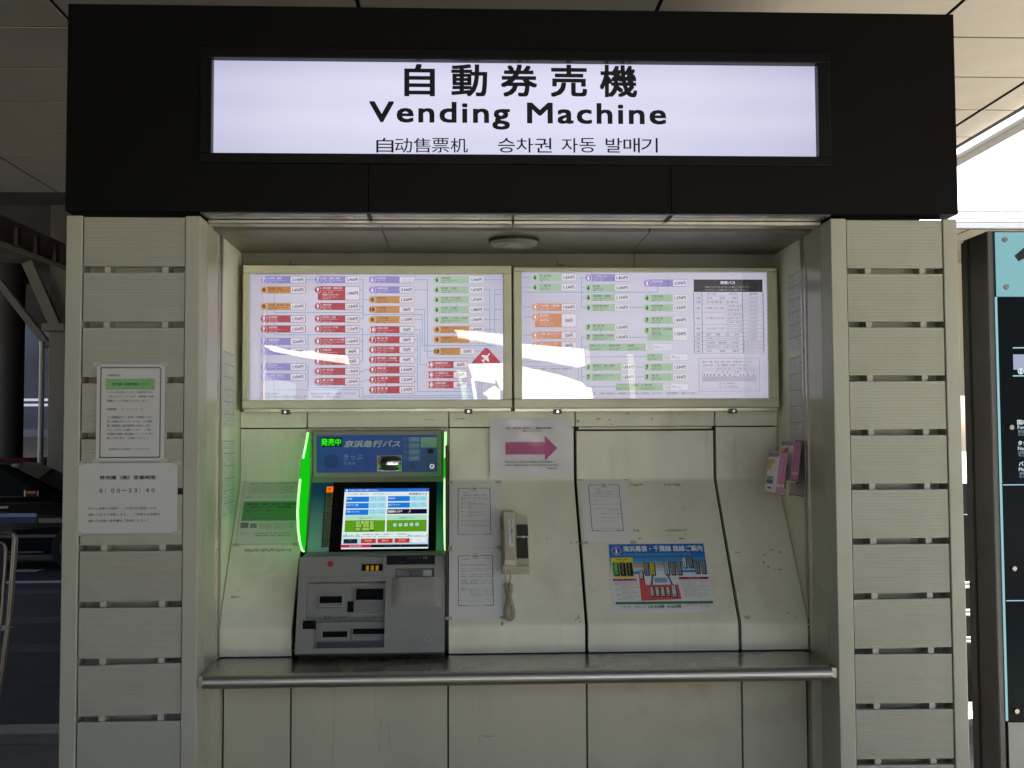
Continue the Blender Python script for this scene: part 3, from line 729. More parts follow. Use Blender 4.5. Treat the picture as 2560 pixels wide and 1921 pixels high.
residue(FS, 'scuff', [(1594, 1344, 1603, 1351), (1697, 1345, 1712, 1349), (1711, 1335, 1717, 1338), (1908, 1386, 1918, 1389), (1924, 1373, 1935, 1376), (1948, 1378, 1955, 1384), (1906, 1404, 1913, 1410), (1918, 1415, 1926, 1420), (1934, 1424, 1940, 1427), (1944, 1423, 1953, 1426),
    (1365, 1345, 1370, 1349), (1440, 1354, 1446, 1358), (1425, 1356, 1431, 1359), (1448, 1354, 1454, 1361), (1443, 1540, 1449, 1549), (1448, 1552, 1453, 1556), (1253, 1556, 1258, 1566), (1445, 1537, 1448, 1541), (1966, 1531, 1972, 1535), (1986, 1543, 1991, 1546), (1437, 1548, 1442, 1552)], M_SCUFF)
FT = Frame((0, .610, 1.70), (1, 0, 0), (0, 0, 1))
residue(FT, 'scuff', [(1060, 1048, 1086, 1051), (1135, 1046, 1162, 1049), (1442, 1047, 1450, 1058), (1490, 1045, 1506, 1050), (1522, 1045, 1526, 1053), (1525, 1060, 1530, 1063), (1565, 1032, 1572, 1035), (1628, 1045, 1632, 1052), (1698, 1033, 1702, 1037)], M_TAPE2)
FL = Frame((0, .21, .5), (1, 0, 0), (0, 0, 1))
def scratch(fr, pts, wpx, m):
    pr_ = Print(fr, .0004); q_ = [fr.px(*p) for p in pts]
    for a, b in zip(q_, q_[1:]): pr_.line(a, b, wpx, m)
    put('scratch', pr_, kiosk, fr.M)
M_SCR = mat('scratch', (.33, .33, .28), .6)
scratch(FL, [(1203, 1838), (1215, 1842), (1240, 1840)], .0015, M_SCUFF); scratch(FL, [(1292, 1860), (1325, 1885), (1366, 1915)], .0012, M_SCR)
scratch(FL, [(968, 1808), (974, 1835), (972, 1862), (980, 1880)], .004, M_SCR); scratch(FL, [(955, 1790), (950, 1840), (944, 1890)], .003, M_SCR); scratch(FL, [(1790, 1715), (1793, 1760)], .001, M_SCR)

# recess ceiling speaker
dx, dy = at(1283, 600, .4).x, at_z(1283, 600, cz).y
dl = thing('ceiling_speaker', 'round cream speaker cover on the recess ceiling above the fare maps', 'speaker', (dx, dy, cz))
put('rim', MB().cyl((dx, dy, cz), (dx, dy, cz - .010), .085, M_SEAM, 40), dl)
put('cover', MB().cyl((dx, dy, cz - .008), (dx, dy, cz - .020), .083, M_CREAM_SHADE, 40, .074), dl)
put('grille', MB().cyl((dx, dy, cz - .020), (dx, dy, cz - .022), .035, mat('grille', (.3, .3, .24), .7), 30), dl)

for u in (727, 1394):
    p = at(u, 660, .60)
    put('wire_hook', MB().box((p.x - .002, .596, p.z - .006), (p.x + .001, .600, p.z + .010), M_SEAM).box((p.x - .002, .594, p.z - .006), (p.x + .022, .600, p.z - .004), M_SEAM), kiosk)
# ================================================================== LIGHTBOX SIGN
FB = Frame((0, -.004, 2.6), (1, 0, 0), (0, 0, 1))
sg = thing('lightbox_sign', 'lit white lightbox sign reading Vending Machine in the black fascia', 'sign', (0, 0, 2.47))
bx = Frame((0, .006, 2.6), (1, 0, 0), (0, 0, 1)).box(535, 151, 2041, 391)
x0, y0, x1, y1 = bx; z0, z1 = y0 + 2.6 - .008, y1 + 2.6
fm = MB(); oz0, oz1 = SZ0 - .012, SZ1 + .012
for a, b in (((SX0 - .01, -.024, z1), (SX1 + .01, .028, oz1)), ((SX0 - .01, -.024, oz0), (SX1 + .01, .028, z0)), ((SX0 - .01, -.024, z0), (x0, .028, z1)), ((x1, -.024, z0), (SX1 + .01, .028, z1))): fm.box(a, b, M_BLACKM)
put('frame', fm, sg, bevel=.003)
put('lit_face', MB().box((x0 - .003, .008, z0 - .003), (x1 + .003, .02, z1 + .003), lit_panel('sign_diffuser', 'e0e0f8', 'bcbcd8', (x0 + x1) / 2, (z0 + z1) / 2, (x1 - x0) / 2, (z1 - z0) / 2)), sg)
FSG = Frame((0, .008, 2.6), (1, 0, 0), (0, 0, 1))
K = ink('14141a')
def letters(t, u0, v0, u1, v1, bold=0, track=1):
    """a line of lettering, each character a part of its own"""
    vs, fs, a, b, c, d = glyphs(t, 0, 3, track)
    x0, y0, x1, y1 = FSG.box(u0, v0, u1, v1); kx = (x1 - x0) / (c - a); ky = (y1 - y0) / (d - b)
    par = list(range(len(vs)))
    def root(i):
        while par[i] != i: par[i] = par[par[i]]; i = par[i]
        return i
    for f_ in fs:
        for j in f_[1:]: par[root(j)] = root(f_[0])
    isl = {}
    for f_ in fs: isl.setdefault(root(f_[0]), []).append(f_)
    spans = sorted((min(vs[i][0] for f_ in q for i in f_), max(vs[i][0] for f_ in q for i in f_), q) for q in isl.values())
    merged = []
    for lo, hi, q in spans:
        if merged and lo < merged[-1][1] - .02: merged[-1] = (merged[-1][0], max(hi, merged[-1][1]), merged[-1][2] + q)
        else: merged.append((lo, hi, q))
    for lo, hi, q in merged:
        ids = sorted({i for f_ in q for i in f_}); mp = {i: n for n, i in enumerate(ids)}
        P_ = Print(FSG, .0005)
        P_.strike([(x0 + (vs[i][0] - a) * kx, y0 + (vs[i][1] - b) * ky) for i in ids], [tuple(mp[i] for i in f_) for f_ in q], K, bold * kx, bold * ky)
        put('letter', P_, sg, FSG.M)
for i, ch in enumerate('自動券売機'):
    c = 1049 + 124.3 * i; top = 165 + i * .6; wds = (36, 43, 44, 44, 45)[i]
    pr_ = Print(FSG, .0005); pr_.pfit(ch, c - wds, top - 3, c + wds, top + 75, K, .022, 3); put('letter', pr_, sg, FSG.M)
letters('Vending Machine', 925, 255, 1664, 326.5, .020, 1.13)
for t_, u0, u1 in (('自动售票机', 941, 1170), ('승차권', 1245, 1380), ('자동', 1404, 1490), ('발매기', 1514, 1645)):
    n_c = len(t_); st = (u1 - u0) / (n_c - .06)
    for i, ch in enumerate(t_):
        pr_ = Print(FSG, .0005); pr_.pfit(ch, u0 + st * i, 345.5, u0 + st * (i + .92), 382, K, .004, 3); put('letter', pr_, sg, FSG.M)

# ================================================================== FARE MAPS
PUR, ORA, RED, GRN, BLU = '8f84c0', 'bf8850', 'a83c46', 'a2bea2', '6a9fca'
MAPBG = 'c8c4d6'
SMALL = ['リムジンバス乗場', '国内線ターミナル', '直通高速バス']
def map_box(name, label, x0, x1, z0, z1, inner, lights):
    t = thing(name, label, 'fare map', ((x0 + x1) / 2, .62, z0))
    yf = .54; fr = Frame(((x0 + x1) / 2, yf + .012, (z0 + z1) / 2), (1, 0, 0), (0, 0, 1))
    a, b, c, d = fr.box(*inner); a += fr.o.x; c += fr.o.x; b += fr.o.z; d += fr.o.z
    fm = MB()
    for p, q in (((x0, yf, d), (x1, .618, z1)), ((x0, yf, z0), (x1, .618, b)), ((x0, yf, b), (a, .618, d)), ((c, yf, b), (x1, .618, d))): fm.box(p, q, M_FRAME)
    put('frame', fm, t, bevel=.004)
    put('gasket', MB().box((a - .002, yf + .006, d - .004), (c + .002, yf + .016, d + .002), M_ALU), t)
    put('bottom_rail', MB().box((x0 + .004, yf + .01, z0 - .011), (x1 - .004, .60, z0 - .001), M_ALU), t)
    put('lit_face', MB().box((a - .003, yf + .014, b - .003), (c + .003, yf + .03, d + .003), lit_panel('map_diffuser', 'cfcbdc', 'b4b0c4', (a + c) / 2, (b + d) / 2, (c - a) / 2, (d - b) / 2)), t)
    gl = MB(); gl.add([(a, yf + .006, b), (c, yf + .006, b), (c, yf + .006, d), (a, yf + .006, d)], [(0, 1, 2, 3)], glass('map_glass', 2.0))
    put('glass', gl, t)
    for u in lights:
        x = at(u, 1024, yf + .03).x
        lk = put('latch', MB().box((x - .014, yf - .004, z0 - .020), (x + .014, yf + .03, z0 - .004), mat('latch_dark', (.06, .055, .045), .4)), t, bevel=.002)
        put('latch_pin', MB().cyl((x, yf - .004, z0 - .012), (x, yf - .009, z0 - .012), .005, mat('chrome', (.7, .7, .7), .12, 1), 10), lk)
    return t, Frame((fr.o.x, yf + .014, fr.o.z), (1, 0, 0), (0, 0, 1))
ML, FML = map_box('fare_map', 'left fare map in a cream frame with purple, orange, red and green route labels', -.9437, -.0012, 1.731, 2.235, (626, 684, 1258, 999), (717, 1171))
MR, FMR = map_box('fare_map', 'right fare map in a cream frame with a black headed night bus table', .0052, .951, 1.729, 2.2295, (1304, 679, 1921, 996), (1392, 1828))
BL = glow(BLU)
def tag_(P, S, num, col, price, x0, x1, px0, px1, y, names, tall=None, white=None):
    """one route label: S maps sheet coordinates to photo pixels"""
    h = 29; top, bot = (tall if tall else (y - h, y + h))
    c = glow(col); wt = glow('e8e4f2') if white is None else glow(white); dk = glow('2a2a2e')
    light = col in (ORA, GRN); tx = dk if light else wt
    R = lambda a, b, c_, d, m: P.prect(*S(a, b), *S(c_, d), m)
    P.prrect(*S(x0 + (28 if tall else 8), top), *S(x1, bot), .004, c)
    cxp = S(x0 + 29, y); q = P.fr.px(*cxp); rr = (P.fr.px(*S(x0 + 58, y))[0] - P.fr.px(*S(x0, y))[0]) / 2
    P.lay(); P.disc(*q, rr * 1.06, c); P.lay(); P.ring(*q, rr * .98, rr * .10, wt if light is False else glow('ead9c0' if col == ORA else 'c9dccb'))
    P.lay(); P.disc(*q, rr * .86, c)
    P.prrect(*S(px0, top + 4), *S(px1, bot - 4), .003, glow('dcd8e6'))
    P.lay()
    w_ = 9 if len(num) == 1 else 19
    P.pfit(num, *S(x0 + 29 - w_, y - 16), *S(x0 + 29 + w_, y + 16), tx, .04)
    pc = (px0 + px1) / 2; ym = (top + bot) / 2
    if price: pw = min(len(price) * 7.3, (px1 - px0) * .40); P.pfit(price, *S(pc - pw, ym - 13), *S(pc + pw, ym + 15), glow('38383e'), .025)
    tl = x0 + 68; tr = px0 - 8; yy = top + 8
    for i, nm in enumerate(names):
        big = i == 0 or (tall and i == len(names) // 2)
        hh = 17 if big else 10.5
        ww = min(tr - tl, len(nm) * (17.5 if big else (10.5 if ord(nm[0]) > 200 else 6.6)))
        P.pfit(nm, *S(tl, yy), *S(tl + ww, yy + hh), tx if big else (tx if light else glow('e6c8cc' if col == RED else 'd6cff0')), .008 if big else 0)
        yy += hh + 5
SL = lambda x, y: (600 + x * .3074, 640 + y * .3075)
SR = lambda x, y: (1270 + x * .3119, 640 + y * .312)
P = Print(FML, .0006); LW = .0022
PL_ = lambda *pts: P.pline([SL(*p) for p in pts], LW, BL)
for pts in ([(535, 195), (605, 195)], [(280, 310), (280, 385)], [(280, 440), (280, 463), (1002, 463)], [(280, 540), (280, 568)], [(280, 625), (280, 642), (1443, 642), (1443, 1103), (1900, 1103)], [(553, 642), (553, 800)],
            [(972, 195), (1000, 195), (1000, 512), (975, 512)], [(975, 277), (1000, 277)], [(975, 412), (1000, 412)], [(1000, 357), (1047, 357)], [(1000, 478), (1482, 478), (1482, 730), (2072, 730), (2072, 275), (2140, 275)],
            [(972, 594), (998, 594), (998, 858), (972, 858)], [(972, 695), (998, 695)], [(972, 777), (998, 777)], [(1418, 195), (1524, 195), (1524, 830), (1900, 830), (1900, 860)], [(1418, 277), (1524, 277)],
            [(1418, 437), (1503, 437), (1503, 776), (1572, 776)], [(1418, 519), (1482, 519)], [(1418, 601), (1465, 601), (1465, 885), (1517, 885)], [(1418, 682), (1443, 682)], [(1418, 764), (1443, 764)], [(1418, 845), (1443, 845)], [(1418, 1021), (1443, 1021)],
            [(972, 940), (1010, 940), (1010, 928), (1047, 928)], [(972, 1022), (1010, 1022), (1010, 1010), (1047, 1010)], [(1193, 870), (1193, 900)], [(1193, 1035), (1193, 1065)], [(1700, 915), (1700, 940)], [(1700, 995), (1700, 1020)], [(1763, 385), (1763, 412)],
            [(1983, 195), (2140, 195)], [(1983, 276), (2032, 276), (2032, 760)], [(2072, 316), (2140, 316)], [(1983, 437), (2032, 437)], [(2072, 437), (2140, 437)], [(1983, 519), (2140, 519)], [(1983, 600), (2072, 600)], [(1910, 776), (1985, 776)],
            [(532, 902), (553, 902), (553, 1072), (998, 1072), (998, 1138), (1943, 1138), (1943, 870)], [(275, 1010), (275, 1090), (972, 1090), (972, 1152), (1965, 1152), (1965, 870)], [(1855, 1048), (1900, 1048)]): PL_(*pts)
P.lay()
JE = lambda a, b, c='高速バス・急行': [a, b, c]
c1 = (165, 535, 413, 530); c2 = (605, 975, 857, 972); c3 = (1047, 1418, 1298, 1415); c4 = (1572, 1983, 1865, 1980); c5 = (1517, 1855, 1737, 1852)
L_ = [('7', PUR, '3,100円', c1, 195, JE('熊谷駅・籠原', 'Kumagaya Sta. Kagohara')), ('4', ORA, '1,650円', c1, 278, JE('昭島駅・拝島', 'Akishima Sta. Haijima Sta.')), ('4', ORA, '1,550円', c1, 412, JE('立川駅・国立駅・玉川', 'Tachikawa Sta. Kunitachi')),
      ('9', RED, '1,750円', c1, 513, JE('田村車庫', 'Tamura Shako')), ('9', RED, '1,550円', c1, 595, JE('本厚木駅', 'Hon-Atsugi Sta.')), ('7', PUR, '2,260円', c1, 697, JE('御殿場駅前', 'Gotemba Sta.')), ('7', PUR, '2,570円', c1, 778, JE('河口湖駅前', 'Kawaguchiko Sta.')),
      ('7', PUR, '1,950円', c1, 903, JE('富士急行', 'Fujikyu Highland')), ('7', PUR, '2,470円', c1, 985, JE('山中湖・旭日丘', 'Yamanakako Asahigaoka')),
      ('7', PUR, '2,900円', c2, 195, JE('藤岡・前橋・高崎', 'Fujioka Maebashi Takasaki')), ('9', RED, '1,550円', c2, 412, JE('海老名駅', 'Ebina Sta.')), ('9', RED, '1,340円', c2, 513, JE('新百合ヶ丘駅', 'Shin-Yurigaoka Sta.')), ('8', RED, '1,130円', c2, 595, JE('たまプラーザ駅', 'Tama-Plaza Sta.')),
      ('8', RED, '1,030円', c2, 695, JE('センター北駅・センター南駅', 'Center-Kita Center-Minami Sta.')), ('8', RED, '840円', c2, 778, JE('新横浜駅', 'Shin-Yokohama Sta.')), ('8', RED, '920円', c2, 858, JE('新横浜地区', 'Shin-Yokohama Area')), ('9', RED, '1,130円', c2, 940, JE('戸 塚 駅', 'Totsuka Sta.')), ('9', RED, '1,370円', c2, 1023, JE('藤 沢 駅', 'Fujisawa Sta.')),
      ('6', PUR, '', c3, 195, JE('日光各地', 'Nikko Area')), ('6', PUR, '3,300円', c3, 277, JE('宇都宮各地', 'Utsunomiya Area')), ('4', ORA, '1,230円', c3, 357, JE('吉祥寺駅', 'Kichijoji Sta.')), ('10', ORA, '580円', c3, 437, JE('大井町駅', 'Oimachi Sta.')), ('4', ORA, '1,130円', c3, 519, JE('二子玉川駅', 'Futako-Tamagawa Sta.')),
      ('10', RED, '920円', c3, 601, JE('武蔵小杉駅', 'Musashi-Kosugi Sta.')), ('7', RED, '580円', c3, 683, JE('横 浜 駅', 'Yokohama Sta.')), ('8', RED, '720円', c3, 764, JE('みなとみらい地区', 'Minato Mirai 21 Area')), ('9', RED, '900円', c3, 845, JE('東戸塚駅・上永谷駅', 'Higashi-Totsuka Kaminagaya')), ('9', RED, '1,030円', c3, 927, JE('港南台駅', 'Konandai Sta.')), ('9', RED, '1,250円', c3, 1008, JE('大 船 駅', 'Ofuna Sta.')), ('9', RED, '1,370円', c3, 1090, JE('鎌 倉 駅', 'Kamakura Sta.')),
      ('6', GRN, '1,340円', c4, 195, JE('新越谷駅', 'Shin-Koshigaya Sta.')), ('6', GRN, '1,670円', c4, 277, JE('桶川駅・上尾駅', 'Okegawa Sta. Ageo Sta.')), ('6', GRN, '1,370円', c4, 357, JE('川口駅・けやき通り', 'Kawaguchi Sta. Keyaki-dori')), ('6', GRN, '1,280円', c4, 438, JE('王子駅・赤羽駅', 'Oji Sta. Akabane Sta.')), ('6', GRN, '1,540円', c4, 520, JE('葛西駅・一之江駅・小岩駅', 'Kasai Ichinoe Koiwa Sta.')),
      ('4', ORA, '1,070円', c4, 600, JE('渋谷駅マークシティ', 'Shibuya Sta. Mark City')), ('4', ORA, '720円', c4, 681, JE('大崎駅西口', 'Osaki Sta. West Exit')), ('10', ORA, '570円', (1572, 1910, 1792, 1907), 777, JE('品川シーサイド', 'Shinagawa Seaside')),
      ('10', RED, '820円', c5, 885, JE('田園調布本町', 'Den-en-Chofu Honcho')), ('10', RED, '720円', c5, 967, JE('久が原駅入口', 'Kugahara Sta. Entrance')), ('10', RED, '620円', c5, 1048, JE('武蔵新田駅', 'Musashi-Nitta Sta.'))]
zb = P.z
for num, col, price, c, y, nm in L_:
    P.z = zb; tag_(P, SL, num, col, price, *c, y, nm)
P.z = zb; tag_(P, SL, '9', RED, '1,440円', 605, 975, 857, 972, 277, ['南町田駅・相模大野', 'Minami-Machida Sta. Sagami-Ono', '南町田・相模大野', '町田バスセンター', 'Machida Bus Center', '町田公交中心'], tall=(247, 362))
for i, tline in enumerate(('大人 3,100円', '小人 1,550円', '(片道運賃)')): P.pfit(tline, *SL(1316, 172 + i * 17), *SL(1398, 184 + i * 17), glow('6a6a72' if i < 2 else 'b06a8a'))
P.ppoly([SL(2000, 750), SL(1990, 752), SL(1885, 868), SL(1890, 875), SL(2115, 875), SL(2120, 866), SL(2016, 752)], glow('b03644'))
P.lay(); wt = glow('e6dce6')
def plane_(cx, cy, k, m):
    # airliner seen from above, nose towards the upper right
    half = [(0, -1.0), (.09, -.85), (.10, -.35), (.85, .22), (.85, .40), (.10, .10), (.08, .60), (.34, .82), (.34, .95), (0, .84)]
    pts = half + [(-a, b) for a, b in half[::-1]]
    ca, sa = math.cos(.72), math.sin(.72)
    q = [SL(cx + k * (a * ca - b * sa), cy + k * (a * sa + b * ca)) for a, b in pts]
    n = len(q)
    for i in range(9): P.ppoly([q[i], q[i + 1], q[n - 2 - i], q[n - 1 - i]], m)
plane_(2003, 826, 47, wt)
P.pfit('大人2名様以上は全額です。', *SL(163, 1112), *SL(330, 1130), glow('3a3a42')); P.pfit('※10円未満の端数は10円単位に四捨五入します。', *SL(163, 1137), *SL(560, 1157), glow('3a3a42'))
P.pfit('乗車券は当日発車分のみ発売しております。', *SL(578, 1112), *SL(948, 1130), glow('3a3a42')); P.pfit('（往復乗車券・深夜バスを除く）', *SL(578, 1137), *SL(842, 1157), glow('3a3a42'))
put('route_diagram', P, ML, FML.M)

P = Print(FMR, .0006)
PR_ = lambda *pts: P.pline([SR(*p) for p in pts], LW, BL)
for pts in ([(110, 174), (187, 174)], [(110, 252), (187, 252)], [(272, 200), (272, 225)], [(110, 292), (1200, 292), (1200, 245)], [(110, 410), (187, 410)], [(110, 490), (187, 490)], [(110, 636), (187, 636)], [(272, 662), (272, 690)], [(110, 850), (480, 850)],
            [(612, 175), (588, 175), (588, 414), (612, 414)], [(588, 255), (612, 255)], [(588, 334), (612, 334)], [(972, 415), (1085, 415)], [(1200, 365), (1200, 390)], [(1200, 543), (1200, 570)], [(740, 600), (740, 628)],
            [(615, 650), (590, 650), (590, 1050), (862, 1050)], [(590, 732), (645, 732)], [(590, 810), (1113, 810)], [(590, 891), (615, 891)], [(590, 971), (615, 971)], [(972, 653), (1113, 653)], [(1020, 891), (1090, 891)], [(1020, 971), (1090, 971)]): PR_(*pts)
P.lay(); zb = P.z
d1 = (187, 547, 430, 545); d2 = (615, 972, 857, 970); d3 = (1085, 1437, 1322, 1435); d4 = (615, 1020, 907, 1018)
OR2 = 'cc8862'
for num, col, price, c, y, nm in [('6', GRN, '1,230円', d1, 173, JE('草 加 駅', 'Soka Sta.')), ('6', GRN, '1,130円', d1, 252, JE('八 潮 駅', 'Yashio Sta.')), ('4', OR2, '1,030円', d1, 412, JE('下北沢駅・三軒茶屋', 'Shimo-Kitazawa Sta.')), ('4', OR2, '520円', d1, 637, JE('お台場・東京ビッグサイト', 'Odaiba Tokyo Big Sight')), ('4', OR2, '580円', d1, 718, JE('東京テレポート駅', 'Tokyo Teleport Sta.')),
                                   ('6', PUR, '1,850円', d2, 177, JE('つくばセンター', 'Tsukuba Center')), ('6', GRN, '1,540円', d2, 257, JE('柏 駅', 'Kashiwa Sta.')), ('6', GRN, '1,130円', d2, 335, JE('西船橋駅・船橋駅', 'Nishi-Funabashi Funabashi')), ('6', GRN, '1,150円', d2, 415, JE('幕張新都心地区', 'Makuhari New City')), ('7', GRN, '1,550円', d2, 573, JE('新 茂 原', 'Shin-Mobara')), ('7', GRN, '1,350円', d2, 652, JE('市原駐車場・五井駅', 'Ichihara Goi Sta.')),
                                   ('7', GRN, '1,030円', d4, 892, JE('金田BT・袖ヶ浦BT', 'Kaneda BT Sodegaura BT')), ('7', GRN, '1,250円', d4, 971, JE('羽鳥野バスストップ', 'Hatorino Bus Stop')),
                                   ('6', PUR, '2,370円', d3, 219, JE('鹿島神宮駅', 'Kashima-Jingu Sta.')), ('6', GRN, '1,370円', d3, 338, JE('千葉中央駅', 'Chiba-Chuo Sta.')), ('6', GRN, '1,250円', d3, 416, JE('稲毛海岸駅', 'Inage-Kaigan Sta.')), ('7', GRN, '1,850円', d3, 515, JE('東 金 駅', 'Togane Sta.')), ('7', GRN, '1,230円', d3, 892, JE('木更津駅', 'Kisarazu Sta.')), ('7', GRN, '1,350円', d3, 972, JE('君 津', 'Kimitsu Sta.'))]:
    P.z = zb; tag_(P, SR, num, col, price, *c, y, nm)
P.z = zb; tag_(P, SR, '4', OR2, '920円', *d1, 491, ['錦糸町駅', 'Kinshicho Sta.', '錦糸町站', '東京スカイツリータウン', 'Tokyo Skytree Town'], tall=(463, 573))
P.z = zb; tag_(P, SR, '7', GRN, '1,750円', *d3, 600, ['季美の森・ちはら台駅', 'Kiminomori', '季美之森', '季美の森・あすみが丘', 'Asumigaoka'], tall=(570, 681))
for x0, xm, x1, y, names in ((645, 1105, 1317, 733, ('安房鴨川バスターミナル', '鵜原駐車場', '勝浦駅')), (1113, 1240, 1443, 812, ('大多喜',)), (862, 1245, 1447, 1050, ('ハイウェイオアシス富楽里', 'ＪＲ館山駅'))):
    P.z = zb; g_ = glow(GRN)
    P.prrect(*SR(x0, y - 29), *SR(x1, y + 29), .003, g_); P.lay(); P.prrect(*SR(xm, y - 26), *SR(x1 - 3, y + 26), .003, glow('dcd8e6')); P.lay()
    wx = (xm - x0) / len(names)
    for i, nm in enumerate(names):
        P.pfit(nm, *SR(x0 + wx * i + 10, y - 22), *SR(x0 + wx * i + min(wx - 14, 20 * len(nm)), y - 6), glow('2a2a2e'), .006); P.pfit('Bus Terminal Sta.', *SR(x0 + wx * i + 10, y + 1), *SR(x0 + wx * i + wx * .7, y + 10), glow('4c5c4c')); P.pfit('高速巴士総站', *SR(x0 + wx * i + 10, y + 13), *SR(x0 + wx * i + wx * .6, y + 22), glow('4c5c4c'))
    for i in range(4): P.pfit('1,550円～2,470円 乗車券' if i % 2 else '木更津・鴨川方面', *SR(xm + 8, y - 21 + i * 11), *SR(xm + 60 + 40 * ((i * 7) % 3), y - 12 + i * 11), glow('6a6a72'))
P.z = zb; LN = glow('6f6a80')
P.prect(*SR(1487, 190), *SR(2040, 290), glow('2c2a2e')); P.lay()
P.pfit('深夜バス', *SR(1700, 203), *SR(1820, 228), glow('e0dce8'), .02); P.pfit('深夜バスは下記の行先のみ運行しております。', *SR(1577, 243), *SR(1938, 258), glow('b8b4c0')); P.pfit('のりばをよくお確かめの上ご乗車ください。', *SR(1577, 266), *SR(1925, 281), glow('b8b4c0'))
ys = [290, 322, 355, 387, 420, 452, 485, 518, 550, 583, 616, 648, 681, 713, 746, 780]
full = [0, 1, 2, 3, 5, 8, 10, 11, 12, 13, 14, 15]
for i, y in enumerate(ys): P.prect(*SR(1490 if i in full else 1750, y - .9), *SR(2047, y + .9), LN)
for x in (1490, 1556, 1882, 2047): P.prect(*SR(x - .9, 290), *SR(x + .9, 780), LN)
P.prect(*SR(1749, 387), *SR(1751, 616), LN)
tk = glow('55525e'); rows = [('のりば', '行　先', '運賃'), ('6番', '渋　谷　駅', '2,060円'), ('6番', '西 船 橋 駅・船 橋 駅', '2,260円')]
for i, (a_, b_, c_) in enumerate(rows):
    y = (ys[i] + ys[i + 1]) / 2; P.pfit(a_, *SR(1503, y - 8), *SR(1543, y + 8), tk); P.pfit(b_, *SR(1590, y - 8), *SR(1845, y + 8), tk); P.pfit(c_, *SR(1930, y - 8), *SR(1995, y + 8), tk)
for y0_, y1_, nb, b_ in ((387, 452, '8番', '大井町駅・品川駅・新橋駅'), (452, 550, '8番', '千 葉 中 央 駅'), (550, 616, '9番', 'つきのわ駅・川口駅')):
    y = (y0_ + y1_) / 2; P.pfit(nb, *SR(1505, y - 8), *SR(1541, y + 8), tk); P.pfit(b_, *SR(1588, y - 8), *SR(1733, y + 8), tk)
for i, nm in enumerate(('大井町駅・品川駅', '新橋駅(銀座口)', '海 浜 幕 張 駅', '幕張本郷・検見川浜', 'JR千葉駅・千葉中央', 'たまプラーザ駅', '二 子 玉 川 駅')):
    y = (ys[3 + i] + ys[4 + i]) / 2; P.pfit(nm, *SR(1759, y - 8), *SR(1873, y + 8), tk); P.pfit(('1,660円', '1,400円', '2,300円', '2,500円', '2,740円', '2,060円', '2,260円')[i], *SR(1930, y - 8), *SR(1995, y + 8), tk)
for i, (b_, c_) in enumerate((('新　横　浜　駅', '1,680円'), ('横浜駅(ＹＣＡＴ)・みなとみらい地区', '1,200円'), ('大森駅・蒲田駅・川崎駅', ''), ('蒲田駅(日ノ出通り経由)', ''), ('大　森　駅', ''))):
    y = (ys[10 + i] + ys[11 + i]) / 2; P.pfit('%d番' % (7 if i < 2 else 6), *SR(1505, y - 8), *SR(1541, y + 8), tk); P.pfit(b_, *SR(1590, y - 8), *SR(1850, y + 8), tk)
    if c_: P.pfit(c_, *SR(1930, y - 8), *SR(1995, y + 8), tk)
    else: P.pfit('1,1', *SR(1893, y - 9), *SR(1925, y + 9), tk); P.pfit('00円', *SR(1936, y - 9), *SR(1956, y + 9), glow('8d88a0')); P.pfit('車内にてお支払い', *SR(1962, y - 6), *SR(2040, y + 6), glow('8d88a0'))
P.pframe(*SR(1527, 820), *SR(2020, 1085), .0012, LN)
P.pfit('東京・千葉・埼玉・群馬・栃木・茨城方面へのバスを', *SR(1556, 842), *SR(1950, 858), tk); P.pfit('ご利用の際、ご覧の運賃表に記載のない行先は', *SR(1556, 869), *SR(1925, 886), tk); P.pfit('「リムジンバス乗車券発売機」', *SR(1562, 895), *SR(1788, 912), glow('c4805a')); P.pfit('にてお買い求めください。', *SR(1800, 895), *SR(2000, 912), tk)
P.prect(*SR(1557, 966), *SR(1992, 1006), glow('b0aabd')); P.pframe(*SR(1557, 920), *SR(1992, 1062), .0006, LN); P.lay()
for x in (1573, 1598, 1625, 1652, 1690, 1735, 1778, 1862, 1888, 1923, 1968): P.disc(*FMR.px(*SR(x, 955)), .0026, glow('4a4756'), 10)
P.prect(*SR(1816, 945), *SR(1820, 967), glow('c83a3a')); P.prect(*SR(1806, 965), *SR(1832, 968), glow('c83a3a'))
for x, ch, hx in ((1671, '4', '7a78c0'), (1722, '5', '8a70b0'), (1760, '6', '55525e'), (1818, '7', '7a78c0'), (1843, '8', '55525e'), (1915, '9', 'a05070')): P.pfit(ch, *SR(x - 6, 926), *SR(x + 6, 938), glow(hx), .02)
P.prect(*SR(1694, 1018), *SR(1706, 1030), glow('8f8ccc')); P.prect(*SR(1694, 1043), *SR(1706, 1055), glow('9a98a8')); P.pfit('京急バス乗車券発売機', *SR(1718, 1018), *SR(1818, 1030), tk); P.pfit('リムジンバス乗車券発売機', *SR(1718, 1043), *SR(1838, 1055), tk)
P.pframe(*SR(155, 885), *SR(565, 1020), .001, LN)
for i, s_ in enumerate(('大森駅・蒲田駅・川崎駅方面の乗車券は', '発売しておりません。', '車内でお支払いください。')): P.pfit(s_, *SR(180, 897 + i * 26), *SR((512, 430, 470)[i], 914 + i * 26), tk)
P.pfit('※小人は半額です。（端数は四捨五入）乗車券は当日発車分のみ発売しております。（往復乗車券・深夜バスを除く）', *SR(560, 1093), *SR(1520, 1110), tk)
put('route_diagram', P, MR, FMR.M)

